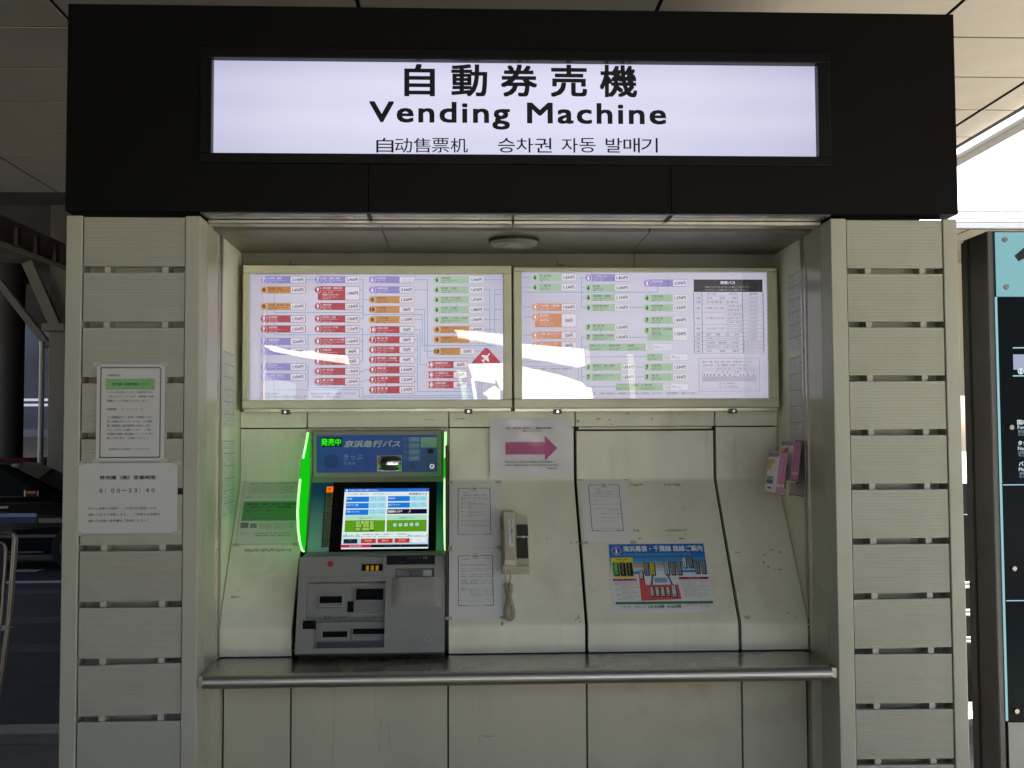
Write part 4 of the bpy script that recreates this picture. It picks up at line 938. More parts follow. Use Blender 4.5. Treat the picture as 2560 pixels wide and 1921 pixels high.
# ================================================================== TICKET MACHINE
M_CAB = mat('machine_grey', (.24, .235, .19), .42, var=.08, scale=10, bump=.05, bscale=200)
M_CON = mat('console_grey', (.225, .23, .20), .45, var=.08, scale=10, bump=.05, bscale=200)
M_PIT = mat('machine_slot_black', (.003, .003, .003), .6, spec=.1)
M_LEDGE = mat('slot_lip_grey', (.17, .175, .18), .35)
mx0, mx1 = -.7044, -.2485
YA, ZA1, ZA0 = .585, 1.654, 1.494
tm = thing('ticket_machine', 'grey bus ticket machine with touch screen and green lit side fins', 'ticket machine', ((mx0 + mx1) / 2, .4, .925))
hd = [(YA, ZA1), (YA, ZA0), (.431, 1.236), (.60, 1.236), (.70, ZA1)]
put('cabinet', MB().prism(hd, mx0, mx1, M_CAB), tm, bevel=.003)
FA = Frame((0, YA, 1.57), (1, 0, 0), (0, 0, 1))
sb = Vector((0, YA - .431, ZA0 - 1.236)).normalized()
FBm = Frame((0, YA, ZA0), (1, 0, 0), sb)
# head: raised border with blue panel
x0, y0, x1, y1 = FA.box(786, 1081, 1103, 1191)
bx0, by0, bx1, by1 = FA.lifted(.006).box(791, 1088, 1094, 1181)
hp = MB().plate(x0, y0, x1, y1, .006, M_CAB, [(bx0, by0, bx1, by1, .003)], None)
put('head_bezel', hp, tm, FA.M @ Matrix.Translation((0, 0, .006)), bevel=0)
FAb = FA.lifted(.0035)
M_BLUEP = mat('blue_panel', '0c52b4', .35, var=.05, spec=.3, scale=8)
hpn = put('head_panel', MB().box((bx0 + .001, by0 + .001, -.002), (bx1 - .001, by1 - .001, 0), M_BLUEP), tm, FAb.M)
P = Print(FAb, .0005); wi = ink('b9cbd0'); wd_ = ink('8fb0c2')
P.prect(802, 1094, 855, 1117, ink('05090a')); P.lay(); P.pfit('発売中', 803, 1097, 852, 1114.5, glow('30ff20', 1.0), .02, 2)
P.pfit('京浜急行バス', 860, 1102, 999, 1118, wi, .03, 2, .28)
P.pfit('きっぷ', 859, 1136, 907, 1150, wd_, .006, 2); P.pfit('Ticket', 859, 1154, 889, 1162, wd_); P.pfit('车票／승차권', 860, 1167, 911, 1175, ink('4d7088'))
for i, s_ in enumerate(('10000', '5000', '2000', '1000')):
    v = 1099.5 + 15.4 * i
    P.pframe(1022, v - 6, 1049, v + 6, .0018, ink('a8c4d4')); P.pfit(s_, 1025, v - 4, 1046, v + 4, ink('c0d4dc'), .02)
    q_ = FAb.px(1013, v); P.ring(*q_, .0085, .0014, ink('6f93a8'), 16); P.pfit('¥', 1010.5, v - 3, 1015.5, v + 3, ink('6f93a8'))
P.prect(1052, 1094, 1092, 1119, ink('a9bdb4')); P.lay()
for i, s_ in enumerate(('クレジットカード', 'Credit card', '信用卡', '신용카드')): P.pfit(s_, 1058, 1097.5 + i * 5.2, (1086, 1080, 1072, 1076)[i], 1101 + i * 5.2, ink('6d827c'))
P.prect(1069, 1123, 1084, 1134, ink('04080a'))
for i, s_ in enumerate(('防犯カメラ', '作動中', 'Security Camera', '監視器')): P.pfit(s_, 1060, 1136 + i * 6, (1090, 1084, 1091, 1076)[i], 1140.5 + i * 6, ink('4d7a9a'))
for i in range(15):
    for j in range(15):
        if (i - 7) ** 2 + (j - 7) ** 2 < 50: P.disc(*FAb.px(828 + (i - 7) * 2.7, 1154 + (j - 7) * 2.7), .0013, ink('0c2038'), 6)
for i in range(5):
    for j in range(5):
        if (i - 2) ** 2 + (j - 2) ** 2 < 7: P.disc(*FAb.px(1031 + (i - 2) * 3, 1166 + (j - 2) * 3), .0014, ink('0c1830'), 6)
put('printed_legend', P, hpn, FAb.M)
M_MIRROR = mat('convex_mirror', (.62, .60, .52), .10, 1, bump=.25, bscale=30)
def cushion(fr, box, h, m, n=8):
    a, b, c, d = box; mm = MB(); vs = []
    for j in range(n + 1):
        for i in range(n + 1):
            s, t = i / n * 2 - 1, j / n * 2 - 1
            vs.append((a + (c - a) * i / n, b + (d - b) * j / n, h * (1 - .5 * s * s - .5 * t * t)))
    mm.add(vs, [(j * (n + 1) + i, j * (n + 1) + i + 1, (j + 1) * (n + 1) + i + 1, (j + 1) * (n + 1) + i) for i in range(n) for j in range(n)], m, True)
    return mm
put('convex_mirror', cushion(FAb, FAb.box(944, 1141, 1003, 1178), .018, M_MIRROR), tm, FAb.M)
put('mirror_rim', MB().plate(*FAb.box(942.5, 1139.5, 1004.5, 1179.5), .002, mat('mirror_rim', (.4, .4, .37), .3), [(*FAb.box(945, 1142, 1002, 1177), .001)]), tm, FAb.lifted(.004).M)
kx, ky = FAb.px(1080, 1166); put('key_lock', MB().cyl((kx, ky, 0), (kx, ky, .006), .0085, mat('chrome', (.7, .7, .7), .12, 1), 16).cyl((kx, ky, .006), (kx, ky, .0065), .004, M_PIT, 10), tm, FAb.M)
# screen face
a0, b0, a1, b1 = FBm.box(784, 1195, 1103, 1386)
g0 = FBm.box(789, 1208, 1099, 1379); tb = FBm.box(843, 1211, 1081, 1377)
sp_ = MB().plate(a0, b0, a1, b1, .005, M_CAB, [(g0[0] - .012, g0[1], g0[2] + .012, g0[3], .0025)])
put('screen_bezel', sp_, tm, FBm.lifted(.005).M)
mg = bpy.data.materials.new('graded_blue_panel'); mg.use_nodes = True
n_ = mg.node_tree.nodes; l_ = mg.node_tree.links
tc = n_.new('ShaderNodeTexCoord'); sx_ = n_.new('ShaderNodeSeparateXYZ'); rp = n_.new('ShaderNodeValToRGB'); mr_ = n_.new('ShaderNodeMapRange')
l_.new(tc.outputs['Object'], sx_.inputs[0]); l_.new(sx_.outputs[1], mr_.inputs[0]); mr_.inputs[1].default_value = g0[1]; mr_.inputs[2].default_value = g0[3]
l_.new(mr_.outputs[0], rp.inputs[0]); l_.new(rp.outputs[0], n_['Principled BSDF'].inputs['Base Color'])
rp.color_ramp.elements[0].color = (*lin('8fb0ae'), 1); rp.color_ramp.elements[1].color = (*lin('1c4680'), 1); rp.color_ramp.elements[0].position = .05; rp.color_ramp.elements[1].position = .85
n_['Principled BSDF'].inputs['Roughness'].default_value = .3
FBp = FBm.lifted(.003)
put('side_panel', MB().box((g0[0] - .011, g0[1] + .001, -.002), (g0[2] + .011, g0[3] - .001, 0), mg), tm, FBp.M)
tch = put('touch_screen', MB().plate(tb[0] - .012, tb[1] - .004, tb[2] + .012, tb[3] + .004, .004, mat('screen_bezel_black', (.004, .004, .005), .2), [(*FBp.box(852, 1221, 1072, 1374), .002)]), tm, FBp.lifted(.004).M)
FSc = FBp.lifted(.0022)
P = Print(FSc, .0001); gw = lambda h: glow(h, 1.0)
# taper between picture and face is removed by working in screen units 0..1
sx0, sy0, sx1, sy1 = FSc.box(853.5, 1222, 1072, 1373.5)
bl_ = FSc.px(854, 1373.5); br_ = FSc.px(1071, 1372.5); tl_ = FSc.px(860.5, 1222.5); tr_ = FSc.px(1072, 1223)
sx0 = (bl_[0] + tl_[0]) / 2; sx1 = (br_[0] + tr_[0]) / 2; sy0 = bl_[1]; sy1 = tl_[1]
def S2(x, y):
    """screen sheet 180..2025 x 195..1515 of the enlarged picture"""
    k = (y - 195) / 1320; xl = 180 - 60 * k; xr = 2030 - 15 * k
    return sx0 + (sx1 - sx0) * (x - xl) / (xr - xl), sy1 + (sy0 - sy1) * k
def sr(a, b, c, d, h): p = S2(a, (b + d) / 2); q_ = S2(c, (b + d) / 2); P.rect(p[0], S2(a, d)[1], q_[0], S2(a, b)[1], gw(h))
def sf_(t, a, b, c, d, h, bold=0, slant=0): p = S2(a, (b + d) / 2); q_ = S2(c, (b + d) / 2); P.fit(t, p[0], S2(a, d)[1], q_[0], S2(a, b)[1], gw(h), bold, 1, slant)
P.rect(sx0, sy0, sx1, sy1, glow('dfe9ea', 1.0, True)); P.lay()
sr(180, 195, 2030, 270, '1c64c8'); sr(150, 1290, 2015, 1450, 'b4cfe2'); P.lay()
sr(205, 215, 250, 260, 'cfe2ff'); sf_('お支払い方法をお選びください。', 275, 212, 930, 255, 'cfe2ff', .01); sf_('2017/12/17 17:50', 1595, 212, 1970, 250, '6f9be0')
sf_('こちらの券売機は、乗車券発売は', 225, 302, 705, 335, '555a5c'); sf_('当日分に限り発売をおこないます。', 800, 302, 1215, 332, '555a5c'); sf_('京浜急行バス', 1580, 298, 1985, 342, '3c4446', .03, .3)
for i, (y, nm) in enumerate(((375, '横浜駅'), (520, 'たまプラーザ駅'), (665, '新横浜・センター北'))):
    sr(220 - 8 * i, y, 715 - 6 * i, y + 120, '1a78d8'); sr(722 - 6 * i, y - 8, 1088 - 6 * i, y + 118, '9fd9ea'); P.lay()
    sf_(nm, 232, y + 25, (345, 480, 500)[i], y + 70, 'cfe4ff', .01)
    for x in (755, 945): sf_('おとな' if x < 800 else 'こども', x - 6 * i, y + 15, x + 85 - 6 * i, y + 45, '5f8f9c'); sf_('1,130円' if x < 800 else '570円', x - 6 * i, y + 55, x + 115 - 6 * i, y + 82, '5f8f9c')
for i, (y, nm) in enumerate(((372, '新横浜駅'), (517, '町田バスセンター'))):
    sr(1130, y, 1610, y + 115, '1a78d8'); sr(1618, y - 10, 1985, y + 115, '9fd9ea'); P.lay(); sf_(nm, 1142, y + 30, (1285, 1400)[i], y + 68, 'cfe4ff', .01)
    for x in (1655, 1845): sf_('おとな' if x < 1700 else 'こども', x, y + 15, x + 85, y + 45, '5f8f9c'); sf_('840円' if x < 1700 else '420円', x, y + 55, x + 115, y + 82, '5f8f9c')
sr(1118, 665, 1985, 770, '120f38'); P.lay(); sf_('路線図をさがす', 1135, 690, 1445, 742, 'f2f2f6', .03)
qx, qy = S2(1590, 705); P.disc(qx, qy, .0062, gw('d8a050')); P.lay(); qx, qy = S2(1572, 698); P.disc(qx, qy, .0058, gw('120f38'))
sr(200, 800, 1075, 900, 'a8dcc0'); sr(1110, 800, 1982, 900, 'a8dcc0'); sr(195, 905, 1072, 1160, '5a9a1c'); sr(1108, 905, 1980, 1160, '5a9a1c'); P.lay()
sf_('方面からさがす', 490, 840, 775, 880, '4c7c64'); sf_('路線番号でさがす', 1380, 838, 1720, 878, '4c7c64')
sr(418, 915, 838, 1142, '1c3010'); P.lay()
for a, b, c, d, nm in ((430, 925, 525, 990, '湘南'), (540, 925, 722, 990, '埼玉'), (738, 925, 828, 990, '千葉'), (430, 1000, 560, 1060, '町田'), (585, 1000, 722, 1060, '東京'), (738, 1000, 828, 1120, '千葉'), (430, 1075, 525, 1135, '横浜'), (580, 1075, 722, 1135, '神奈川')):
    sr(a, b, c, d, '9cc85a'); P.lay(); sf_(nm, (a + c) / 2 - 28, (b + d) / 2 - 14, (a + c) / 2 + 28, (b + d) / 2 + 14, '3c5a20')
sr(722, 1068, 750, 1142, '5a9a1c'); sr(532, 1070, 572, 1142, '5a9a1c')
for i, ch in enumerate('４６７９10'.replace('10', '8')): qx, qy = S2(1288 + 121 * i, 1022); P.disc(qx, qy, .0062, gw('dcecf2')); P.lay(); P.disc(qx, qy, .0052, gw('a8c8dc')); P.lay(); P.fit(ch, qx - .002, qy - .0025, qx + .002, qy + .0025, gw('6c88b0'))
sf_('券売機は全て購入への説明です。（使用案内）', 582, 1218, 1550, 1250, '3a4a4a', .01)
random.seed(3); x = 150
while x < 2000:
    w_ = random.uniform(16, 40); h_ = random.uniform(15, 75) if not 560 < x < 1560 else random.uniform(4, 25); sr(x, 1292 - h_, x + w_, 1292, '8cc4b8'); x += w_ + random.uniform(0, 14)
sr(180, 1330, 478, 1425, '10202e'); sr(1655, 1322, 1980, 1412, 'e4eaf2'); P.lay(); sf_('深夜バス', 285, 1350, 370, 1368, '8aa4b8'); sf_('DISCOUNT BUS', 185, 1385, 470, 1402, '4c6a80'); sf_('日本語', 1760, 1350, 1858, 1382, 'b898a0')
for a, nm in ((555, 'English'), (920, '简体中文'), (1285, '한국어')): sr(a, 1328, a + 325, 1420, 'c83018'); P.lay(); sf_(nm, a + 88, 1350, a + 235, 1392, 'f0c8b8', .015)
sr(120, 1455, 2015, 1515, '10161e'); P.lay(); sr(120, 1455, 780, 1515, 'b82c44'); P.lay(); sf_('● 行先を選択', 312, 1468, 570, 1502, 'ecc4cc', .02); sf_('券種を選択', 1055, 1470, 1240, 1498, '404a58'); sf_('支払', 1690, 1472, 1800, 1496, '404a58'); sf_('〉', 1405, 1468, 1425, 1502, 'b0b8c4')
put('screen_display', P, tch, FSc.M)
# selection buttons beside the screen
qq = [FBp.px(*p) for p in ((816, 1217), (836, 1217), (829, 1369), (806, 1369))]
bxx = (qq[0][0] + qq[3][0]) / 2 - .001; bww = .027
put('button_strip', MB().box((bxx - .002, qq[3][1], 0), (bxx + bww + .002, qq[0][1], .002), mat('button_strip', (.035, .03, .028), .4)), tm, FBp.M)
hh_ = (qq[0][1] - qq[3][1]) / 9; brown = mat('button_brown', (.15, .12, .095), .35)
for i, s_ in enumerate(('１', '二', '三', '大', '回', '小', '町', '上', '　')):
    yb = qq[0][1] - hh_ * (i + 1)
    b_ = put('select_button', MB().box((bxx + .002, yb + .002, .001), (bxx + bww - .002, yb + hh_ - .002, .005), glow('ff7a10') if i == 0 else brown), tm, FBp.M, bevel=.001)
    if i == 0: b_['label'] = 'orange lit selection button'
    P = Print(FBp, .0055); P.fit(('枚', '開', '冊', '行', '刊', '山', '切', '上', '口')[i], bxx + .007, yb + .006, bxx + bww - .007, yb + hh_ - .006, ink('1a1208' if i == 0 else '2c2420')); put('button_legend', P, b_, FBp.M)
for u, v in ((787, 1196.5), (1098, 1195)):
    x, y = FBm.px(u, v); put('screw', MB().cyl((x, y, .005), (x, y, .0075), .003, mat('chrome', (.7, .7, .7), .12, 1), 10), tm, FBm.M)
# green lit fins at both sides
base = [(.592, 1.648), (.588, 1.500), (.535, 1.39), (.482, 1.26)]
front = [(.555, 1.646), (.50, 1.600), (.435, 1.557), (.375, 1.49), (.335, 1.43), (.318, 1.385), (.335, 1.325), (.378, 1.278), (.43, 1.25), (.470, 1.243)]
M_FIN = glow('18f018', .66, True); M_FINE = glow('c0ffb0', 1.35, True)
for s, fx in ((-1, -.716), (1, -.2365)):
    fo = front[::-1] + base
    fin = put('light_fin', MB().prism(base + front[::-1], fx - .003, fx + .003, M_FIN), tm)
    put('lit_edge', MB().tube([(fx + s * .001, y - .001, z) for y, z in front[:3]], .0042, M_FINE, 8).tube([(fx + s * .001, y - .001, z) for y, z in front[2:4]], .0036, M_FIN, 8).tube([(fx + s * .001, y - .001, z) for y, z in front[3:]], .0042, M_FINE, 8), fin)
    put('fin_housing', MB().prism([(y - .004, z) for y, z in base] + [(.66, 1.26), (.66, 1.648)], fx - .0065 + (.004 if s < 0 else -.004), fx + .0065 + (.004 if s < 0 else -.004), M_CAB), tm)
# console
cx0_, cx1_ = -.712, -.233
YT, ZT_, YBt, ZB = .345, 1.238, .236, .9235
put('console', MB().prism([(YT + .05, ZT_ - .002), (YBt + .05, ZB), (.60, ZB), (.60, ZT_ - .002)], cx0_ + .004, cx1_ - .004, M_CON), tm)
sc_ = Vector((0, YT - YBt, ZT_ - ZB)).normalized()
FC = Frame((0, YT, ZT_), (1, 0, 0), sc_)
c0 = FC.box(740, 1640, 1114, 1393)
cb = lambda u0, v0, u1, v1, d=0: (FC.lifted(d) if d else FC).box(u0, v0, u1, v1)
yb_, yt_ = c0[1], c0[3]
Lx = lambda u, v: FC.px(u, v)[0]; Ly = lambda v: FC.px(930, v)[1]
# front plate, 22 mm thick, with its recesses
rx0, rx1 = Lx(768, 1500), Lx(964, 1500)
H = [(rx0, Ly(1552), rx1, Ly(1457), .030, M_CON), (Lx(786, 1600), Ly(1622), rx1, Ly(1553.5), .034, M_CON),
     (Lx(905, 1412), Ly(1431), Lx(960, 1412), Ly(1395), .012, M_CON), (Lx(990, 1437), Ly(1448), Lx(1086, 1437), Ly(1426), .016, M_CAB)]
put('console_face', MB().plate(cx0_ + .002, yb_ + .002, cx1_ - .002, yt_, .036, M_CON, H), tm, FC.lifted(.020).M)
put('console_ledge', MB().box((cx0_ + .03, Ly(1448), -.0), (rx1 + .03, Ly(1443), .024), M_CON), tm, FC.M, bevel=.002)
def onface(name, box, h, m, d=.020, bevel=.0, par=None, hgt=None): return put(name, MB().box((box[0], box[1], 0), (box[2], box[3], h), m), par or tm, FC.lifted(d).M, bevel=bevel)
def cbx(u0, v0, u1, v1): vm = (v0 + v1) / 2; return (Lx(u0, vm), Ly(v1), Lx(u1, vm), Ly(v0))
x, y = FC.px(828, 1414); put('call_button', MB().cyl((x, y, .020), (x, y, .024), .0095, mat('red_button', (.35, .02, .03), .35), 18), tm, FC.M)
# coin slot, bill label, bill inlet
onface('coin_slot', cbx(906, 1413, 957, 1430), .004, M_PIT, .009)
for k in range(3): onface('slot_lamp', cbx(916 + 12 * k, 1417, 923 + 12 * k, 1429), .0015, glow('8a6a10', 1), .0133)
lb = onface('bill_label', cbx(968, 1394, 1088, 1416.5), .003, mat('label_black', (.01, .01, .011), .25), .020)
P = Print(FC, .0236); P.fit('IC CARD', *cbx(988, 1409, 1010, 1413), ink('3c3c3e')); 
for k in range(4): P.ring(*((cbx(1018 + 10 * k, 1396, 1026 + 10 * k, 1403)[0] + .004), (cbx(1018, 1396, 1026, 1403)[1] + .004)), .0045, .001, ink('4a4a4c'), 12)
P.fit('お札', *cbx(1058, 1396, 1070, 1404), ink('77777a'), .02); put('printed_legend', P, lb, FC.M)
bi = onface('bill_inlet', cbx(992, 1428, 1085, 1447), .004, mat('inlet_grey', (.10, .105, .10), .4), .005)
for sgn in (-1, 1):
    xm = Lx(1027, 1437); put('guide_wedge', MB().add([(xm + sgn * .004, Ly(1436), .010), (xm + sgn * .045, Ly(1429), .018), (xm + sgn * .045, Ly(1446), .018), (xm + sgn * .004, Ly(1446), .012)], [(0, 1, 2, 3) if sgn > 0 else (3, 2, 1, 0)], mat('wedge_grey', (.16, .165, .16), .35)), bi, FC.M)
onface('inlet_sticker', cbx(1058, 1430, 1080, 1446), .001, mat('sticker_grey', (.33, .35, .33), .5), .0185, par=bi)
# rounded swelling below the bill inlet
m_ = MB(); bb = cbx(980, 1450, 1104, 1524); nx, ny = 14, 10; vs = []
for j in range(ny + 1):
    for i in range(nx + 1):
        s, t = abs(i / nx * 2 - 1), j / ny
        e = min(1, (1 - s ** 6)) * min(1, 1.0 * math.sin(min(1, t * 1.9) * math.pi / 2))
        vs.append((bb[0] + (bb[2] - bb[0]) * i / nx, bb[1] + (bb[3] - bb[1]) * t, .016 * e))
m_.add(vs, [(j * (nx + 1) + i, j * (nx + 1) + i + 1, (j + 1) * (nx + 1) + i + 1, (j + 1) * (nx + 1) + i) for i in range(nx) for j in range(ny)], M_CON, True)
put('bill_chute_cover', m_, tm, FC.lifted(.0205).M)
put('receipt_slot', MB().plate(*cbx(797, 1486, 857, 1518), .0092, M_CON, [(*cbx(799, 1490, 855, 1507), .008, M_PIT, M_PIT), (*cbx(801, 1510, 855, 1513), .004, M_LEDGE)]), tm, FC.lifted(-.0005).M)
put('ticket_slot', MB().plate(*cbx(888, 1470, 961, 1530), .0092, M_CON, [(*cbx(890, 1472, 958, 1500), .008, M_PIT, M_PIT), (*cbx(890, 1502, 958, 1519), .004, M_LEDGE), (*cbx(890, 1522, 958, 1527), .005, M_LEDGE)]), tm, FC.lifted(-.0005).M)
onface('sensor_window', cbx(868, 1502, 883, 1529), .003, M_PIT, -.010)
for t_, bx_, h_k, b_k in (('領収書・証明書', (810, 1537, 826, 1547), '2a2c2c', .02), ('Receipt 收据 영수증', (828, 1538, 865, 1546), '3a3c3c', 0), ('きっぷ', (908, 1536, 920, 1547), '2a3a2c', .02), ('おつり', (926, 1538, 940, 1547), '2a3a2c', .02)):
    P = Print(FC, -.0094); P.fit(t_, *cbx(*bx_), ink(h_k), b_k); put('slot_legend', P, tm, FC.M)
onface('tray_notch', cbx(759, 1553, 790, 1574), .0215, M_PIT, 0)
put('change_slot', MB().plate(*cbx(797, 1570, 874, 1600), .0096, M_CON, [(*cbx(806, 1577, 868, 1592), .008, M_PIT, M_PIT)]), tm, FC.lifted(-.004).M)
put('coin_return_slot', MB().plate(*cbx(880, 1568, 963, 1600), .0096, M_CON, [(*cbx(882, 1571, 962, 1585), .008, M_PIT, M_PIT), (*cbx(884, 1588, 960, 1593), .006, M_LEDGE)]), tm, FC.lifted(-.004).M)
onface('tray_lip', cbx(790, 1603, 964, 1622), .003, mat('tray_dark', (.05, .055, .06), .25), -.012)
fl = [FC.px(u, v) for u, v in ((964, 1577), (955, 1583), (949, 1594), (948, 1606), (955, 1611), (964, 1607))]
put('clear_flap', MB().add([(x, y, .016) for x, y in fl], [tuple(range(len(fl)))[::-1]], glass('clear_flap', 1.5, .05)), tm, FC.M)
x, y = FC.px(1071, 1602); lk = put('door_lock', MB().cyl((x, y, .020), (x, y, .026), .0105, mat('lock_chrome', (.28, .28, .27), .35, 1), 20), tm, FC.M)
put('keyhole', MB().box((x - .001, y - .004, .026), (x + .001, y + .004, .0265), M_PIT), lk, FC.M)
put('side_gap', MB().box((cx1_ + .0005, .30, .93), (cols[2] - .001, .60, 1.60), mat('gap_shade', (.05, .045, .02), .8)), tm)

# ================================================================== WALL PHONE
M_PH = mat('phone_plastic', (.47, .45, .33), .35, var=.06, scale=20); M_PHD = mat('phone_dark', (.045, .045, .04), .4)
ph = thing('wall_phone', 'beige wall phone with handset on its hook and a coiled cord', 'telephone', M=FS.M @ Matrix.Translation((*FS.px(1287, 1436), 0)))
def pb(u0, v0, u1, v1): vm = (v0 + v1) / 2; a, b = FS.px(u0, vm), FS.px(u1, vm); return a[0], FS.px(u0, v1)[1], b[0], FS.px(u0, v0)[1]
a, b, c, d = pb(1253, 1301, 1321, 1438); put('base_plate', MB().box((a, b, 0), (c, d, .030), M_PH), ph, FS.M, bevel=.004)
a, b, c, d = pb(1254, 1431, 1322, 1438); put('cradle_ledge', MB().box((a, b, .028), (c, d, .045), M_PH), ph, FS.M, bevel=.003)
for v0, v1 in ((1324, 1352), (1357, 1408)): put('dark_cover', MB().box((pb(1291, v0, 1319, v1)[0], pb(1291, v0, 1319, v1)[1], .029), (pb(1291, v0, 1319, v1)[2], pb(1291, v0, 1319, v1)[3], .033), M_PHD), ph, FS.M, bevel=.001)
put('hook_clip', MB().box((*pb(1304, 1354, 1312, 1358)[:2], .033), (*pb(1304, 1354, 1312, 1358)[2:], .037), mat('clip_pale', (.6, .58, .45), .4)), ph, FS.M)
# handset: grip with two swollen ends
a, b, c, d = pb(1255, 1296, 1288, 1432); xm = (a + c) / 2; hw = (c - a) / 2; n = 16; m_ = MB(); vs = []
for i in range(n + 1):
    t = i / n; y = d + (b - d) * t
    e = max(0, 1 - min(t, 1 - t) / .24); e = e * e * (3 - 2 * e)
    top = .062 - .006 * (1 - e) + (-.012 * max(0, 1 - min(t, 1 - t) / .03)); bot = .030 + .014 * (1 - e); w2 = hw * (.93 + .07 * e)
    for px_, pz in ((-.8, bot), (-1, bot + .005), (-1, top - .008), (-.72, top), (.72, top), (1, top - .008), (1, bot + .005), (.8, bot)): vs.append((xm + w2 * px_, y, pz))
m_.add(vs, [(i * 8 + k, i * 8 + (k + 1) % 8, (i + 1) * 8 + (k + 1) % 8, (i + 1) * 8 + k)[::-1] for i in range(n) for k in range(8)] + [tuple(range(8))[::1], tuple(range(n * 8, n * 8 + 8))[::-1]], M_PH, False)
hs = put('handset', m_, ph, FS.M, bevel=.0015)
a, b, c, d = pb(1270, 1316, 1282, 1389); stk = put('handset_sticker', MB().box((a, b, .0555), (c, d, .0568), M_PAPER), hs, FS.M)
P = Print(FS, .0572); P.stack('係員呼出・受話器を', (a + c) / 2 + .003, d - .008, b + .012, .0055, ink('3a3a38'), .02); P.stack('お取りください', (a + c) / 2 - .004, d - .015, b + .03, .004, ink('55554f')); put('sticker_print', P, stk, FS.M)
a, b, c, d = pb(1254, 1301, 1256.5, 1336); put('latch_strip', MB().box((a - .0012, b, .012), (a + .0016, d, .032), M_PIT), ph, FS.M)
# coiled cord: leaves the handset, hangs as a loop and returns to the base
def cord_path(pts, n=90):
    P_ = [Vector((*FS.px(u, v), h)) for u, v, h in pts]; out = []
    for i in range(len(P_) - 1):
        p0, p1, p2, p3 = P_[max(i - 1, 0)], P_[i], P_[i + 1], P_[min(i + 2, len(P_) - 1)]
        for k in range(n // (len(P_) - 1)):
            t = k / (n // (len(P_) - 1)); out.append(.5 * ((2 * p1) + (p2 - p0) * t + (2 * p0 - 5 * p1 + 4 * p2 - p3) * t * t + (3 * p1 - p0 - 3 * p2 + p3) * t ** 3))
    return out + [P_[-1]]
M_CORD = mat('cord_plastic', (.40, .37, .27), .45)
put('cord_lead', MB().tube(cord_path([(1261, 1434, .045), (1263, 1450, .02), (1266, 1468, .012)], 12), .0026, M_CORD), ph, FS.M)
put('cord_lead', MB().tube(cord_path([(1277, 1438, .02), (1276, 1452, .014), (1273, 1468, .022)], 12), .0026, M_CORD), ph, FS.M)
pth = cord_path([(1265, 1464, .012), (1268, 1484, .012), (1273, 1502, .022), (1280, 1524, .015), (1282, 1542, .012), (1274, 1553, .012), (1266, 1542, .012), (1266, 1522, .013), (1270, 1502, .012), (1276, 1484, .018), (1276, 1466, .016)], 300)
hel = []; turns = 46
for i, p in enumerate(pth):
    d_ = (pth[min(i + 1, len(pth) - 1)] - pth[max(i - 1, 0)]).normalized(); nn = d_.cross(Vector((0, 0, 1))).normalized(); bb_ = Vector((0, 0, 1))
    t = i / (len(pth) - 1) * turns * 2 * math.pi
    hel.append(p + (nn * math.cos(t) + bb_ * math.sin(t)) * .0062)
fine = []
for i in range(len(hel) - 1):
    for k in range(3):
        f_ = i + k / 3; j = int(f_); q0 = pth[j].lerp(pth[min(j + 1, len(pth) - 1)], f_ - j)
        d_ = (pth[min(j + 1, len(pth) - 1)] - pth[max(j - 1, 0)]).normalized(); nn = d_.cross(Vector((0, 0, 1))).normalized(); t = f_ / (len(pth) - 1) * turns * 2 * math.pi
        fine.append(q0 + (nn * math.cos(t) + Vector((0, 0, 1)) * math.sin(t)) * .0062)
put('coiled_cord', MB().tube(fine, .0021, M_CORD, 6), ph, FS.M)

# ================================================================== NOTICES
def sheet(name, label, cat, fr, corners, m=M_PAPER, th=.0008, d=.0012, group=None, wave=0):
    """paper on a face: corners in photo pixels (left, top, right, bottom)"""
    a, b, c, e = fr.box(*corners)
    F2 = Frame(fr.o + fr.x * (a + c) / 2 + fr.y * b + fr.n * d, fr.x, fr.y)
    t = thing(name, label, cat, M=F2.M, group=group)
    w_, h_ = c - a, e - b; n = 10 if wave else 1; mm = MB(); vs = []
    for j in range(n + 1):
        for i in range(n + 1): vs.append((-w_ / 2 + w_ * i / n, h_ * j / n, th + wave * (math.sin(i * 1.3 + j * .6) + math.sin(j * 1.1 - i * .5)) * .5))
    mm.add(vs, [(j * (n + 1) + i, j * (n + 1) + i + 1, (j + 1) * (n + 1) + i + 1, (j + 1) * (n + 1) + i) for i in range(n) for j in range(n)], m, bool(wave))
    if not wave: mm.box((-w_ / 2, 0, -th * .5), (w_ / 2, h_, th * .9), m)
    put('paper', mm, t, F2.M)
    if cat == 'notice' and not wave:
        for sx in (-1, 1):
            for y_ in (.0, h_): put('tape', MB().box((sx * w_ / 2 - .011, y_ - .006, th + .0001), (sx * w_ / 2 + .011, y_ + .006, th + .0003), mat('clear_tape', (.45, .45, .37), .25)), t, F2.M @ Matrix.Rotation(random.uniform(-.0, .0), 4, 'Z'))
    return t, F2, w_, h_
IK = ink('26282a'); IG = ink('55585a')
PF = Frame((0, .0015, 1.5), (1, 0, 0), (0, 0, 1))
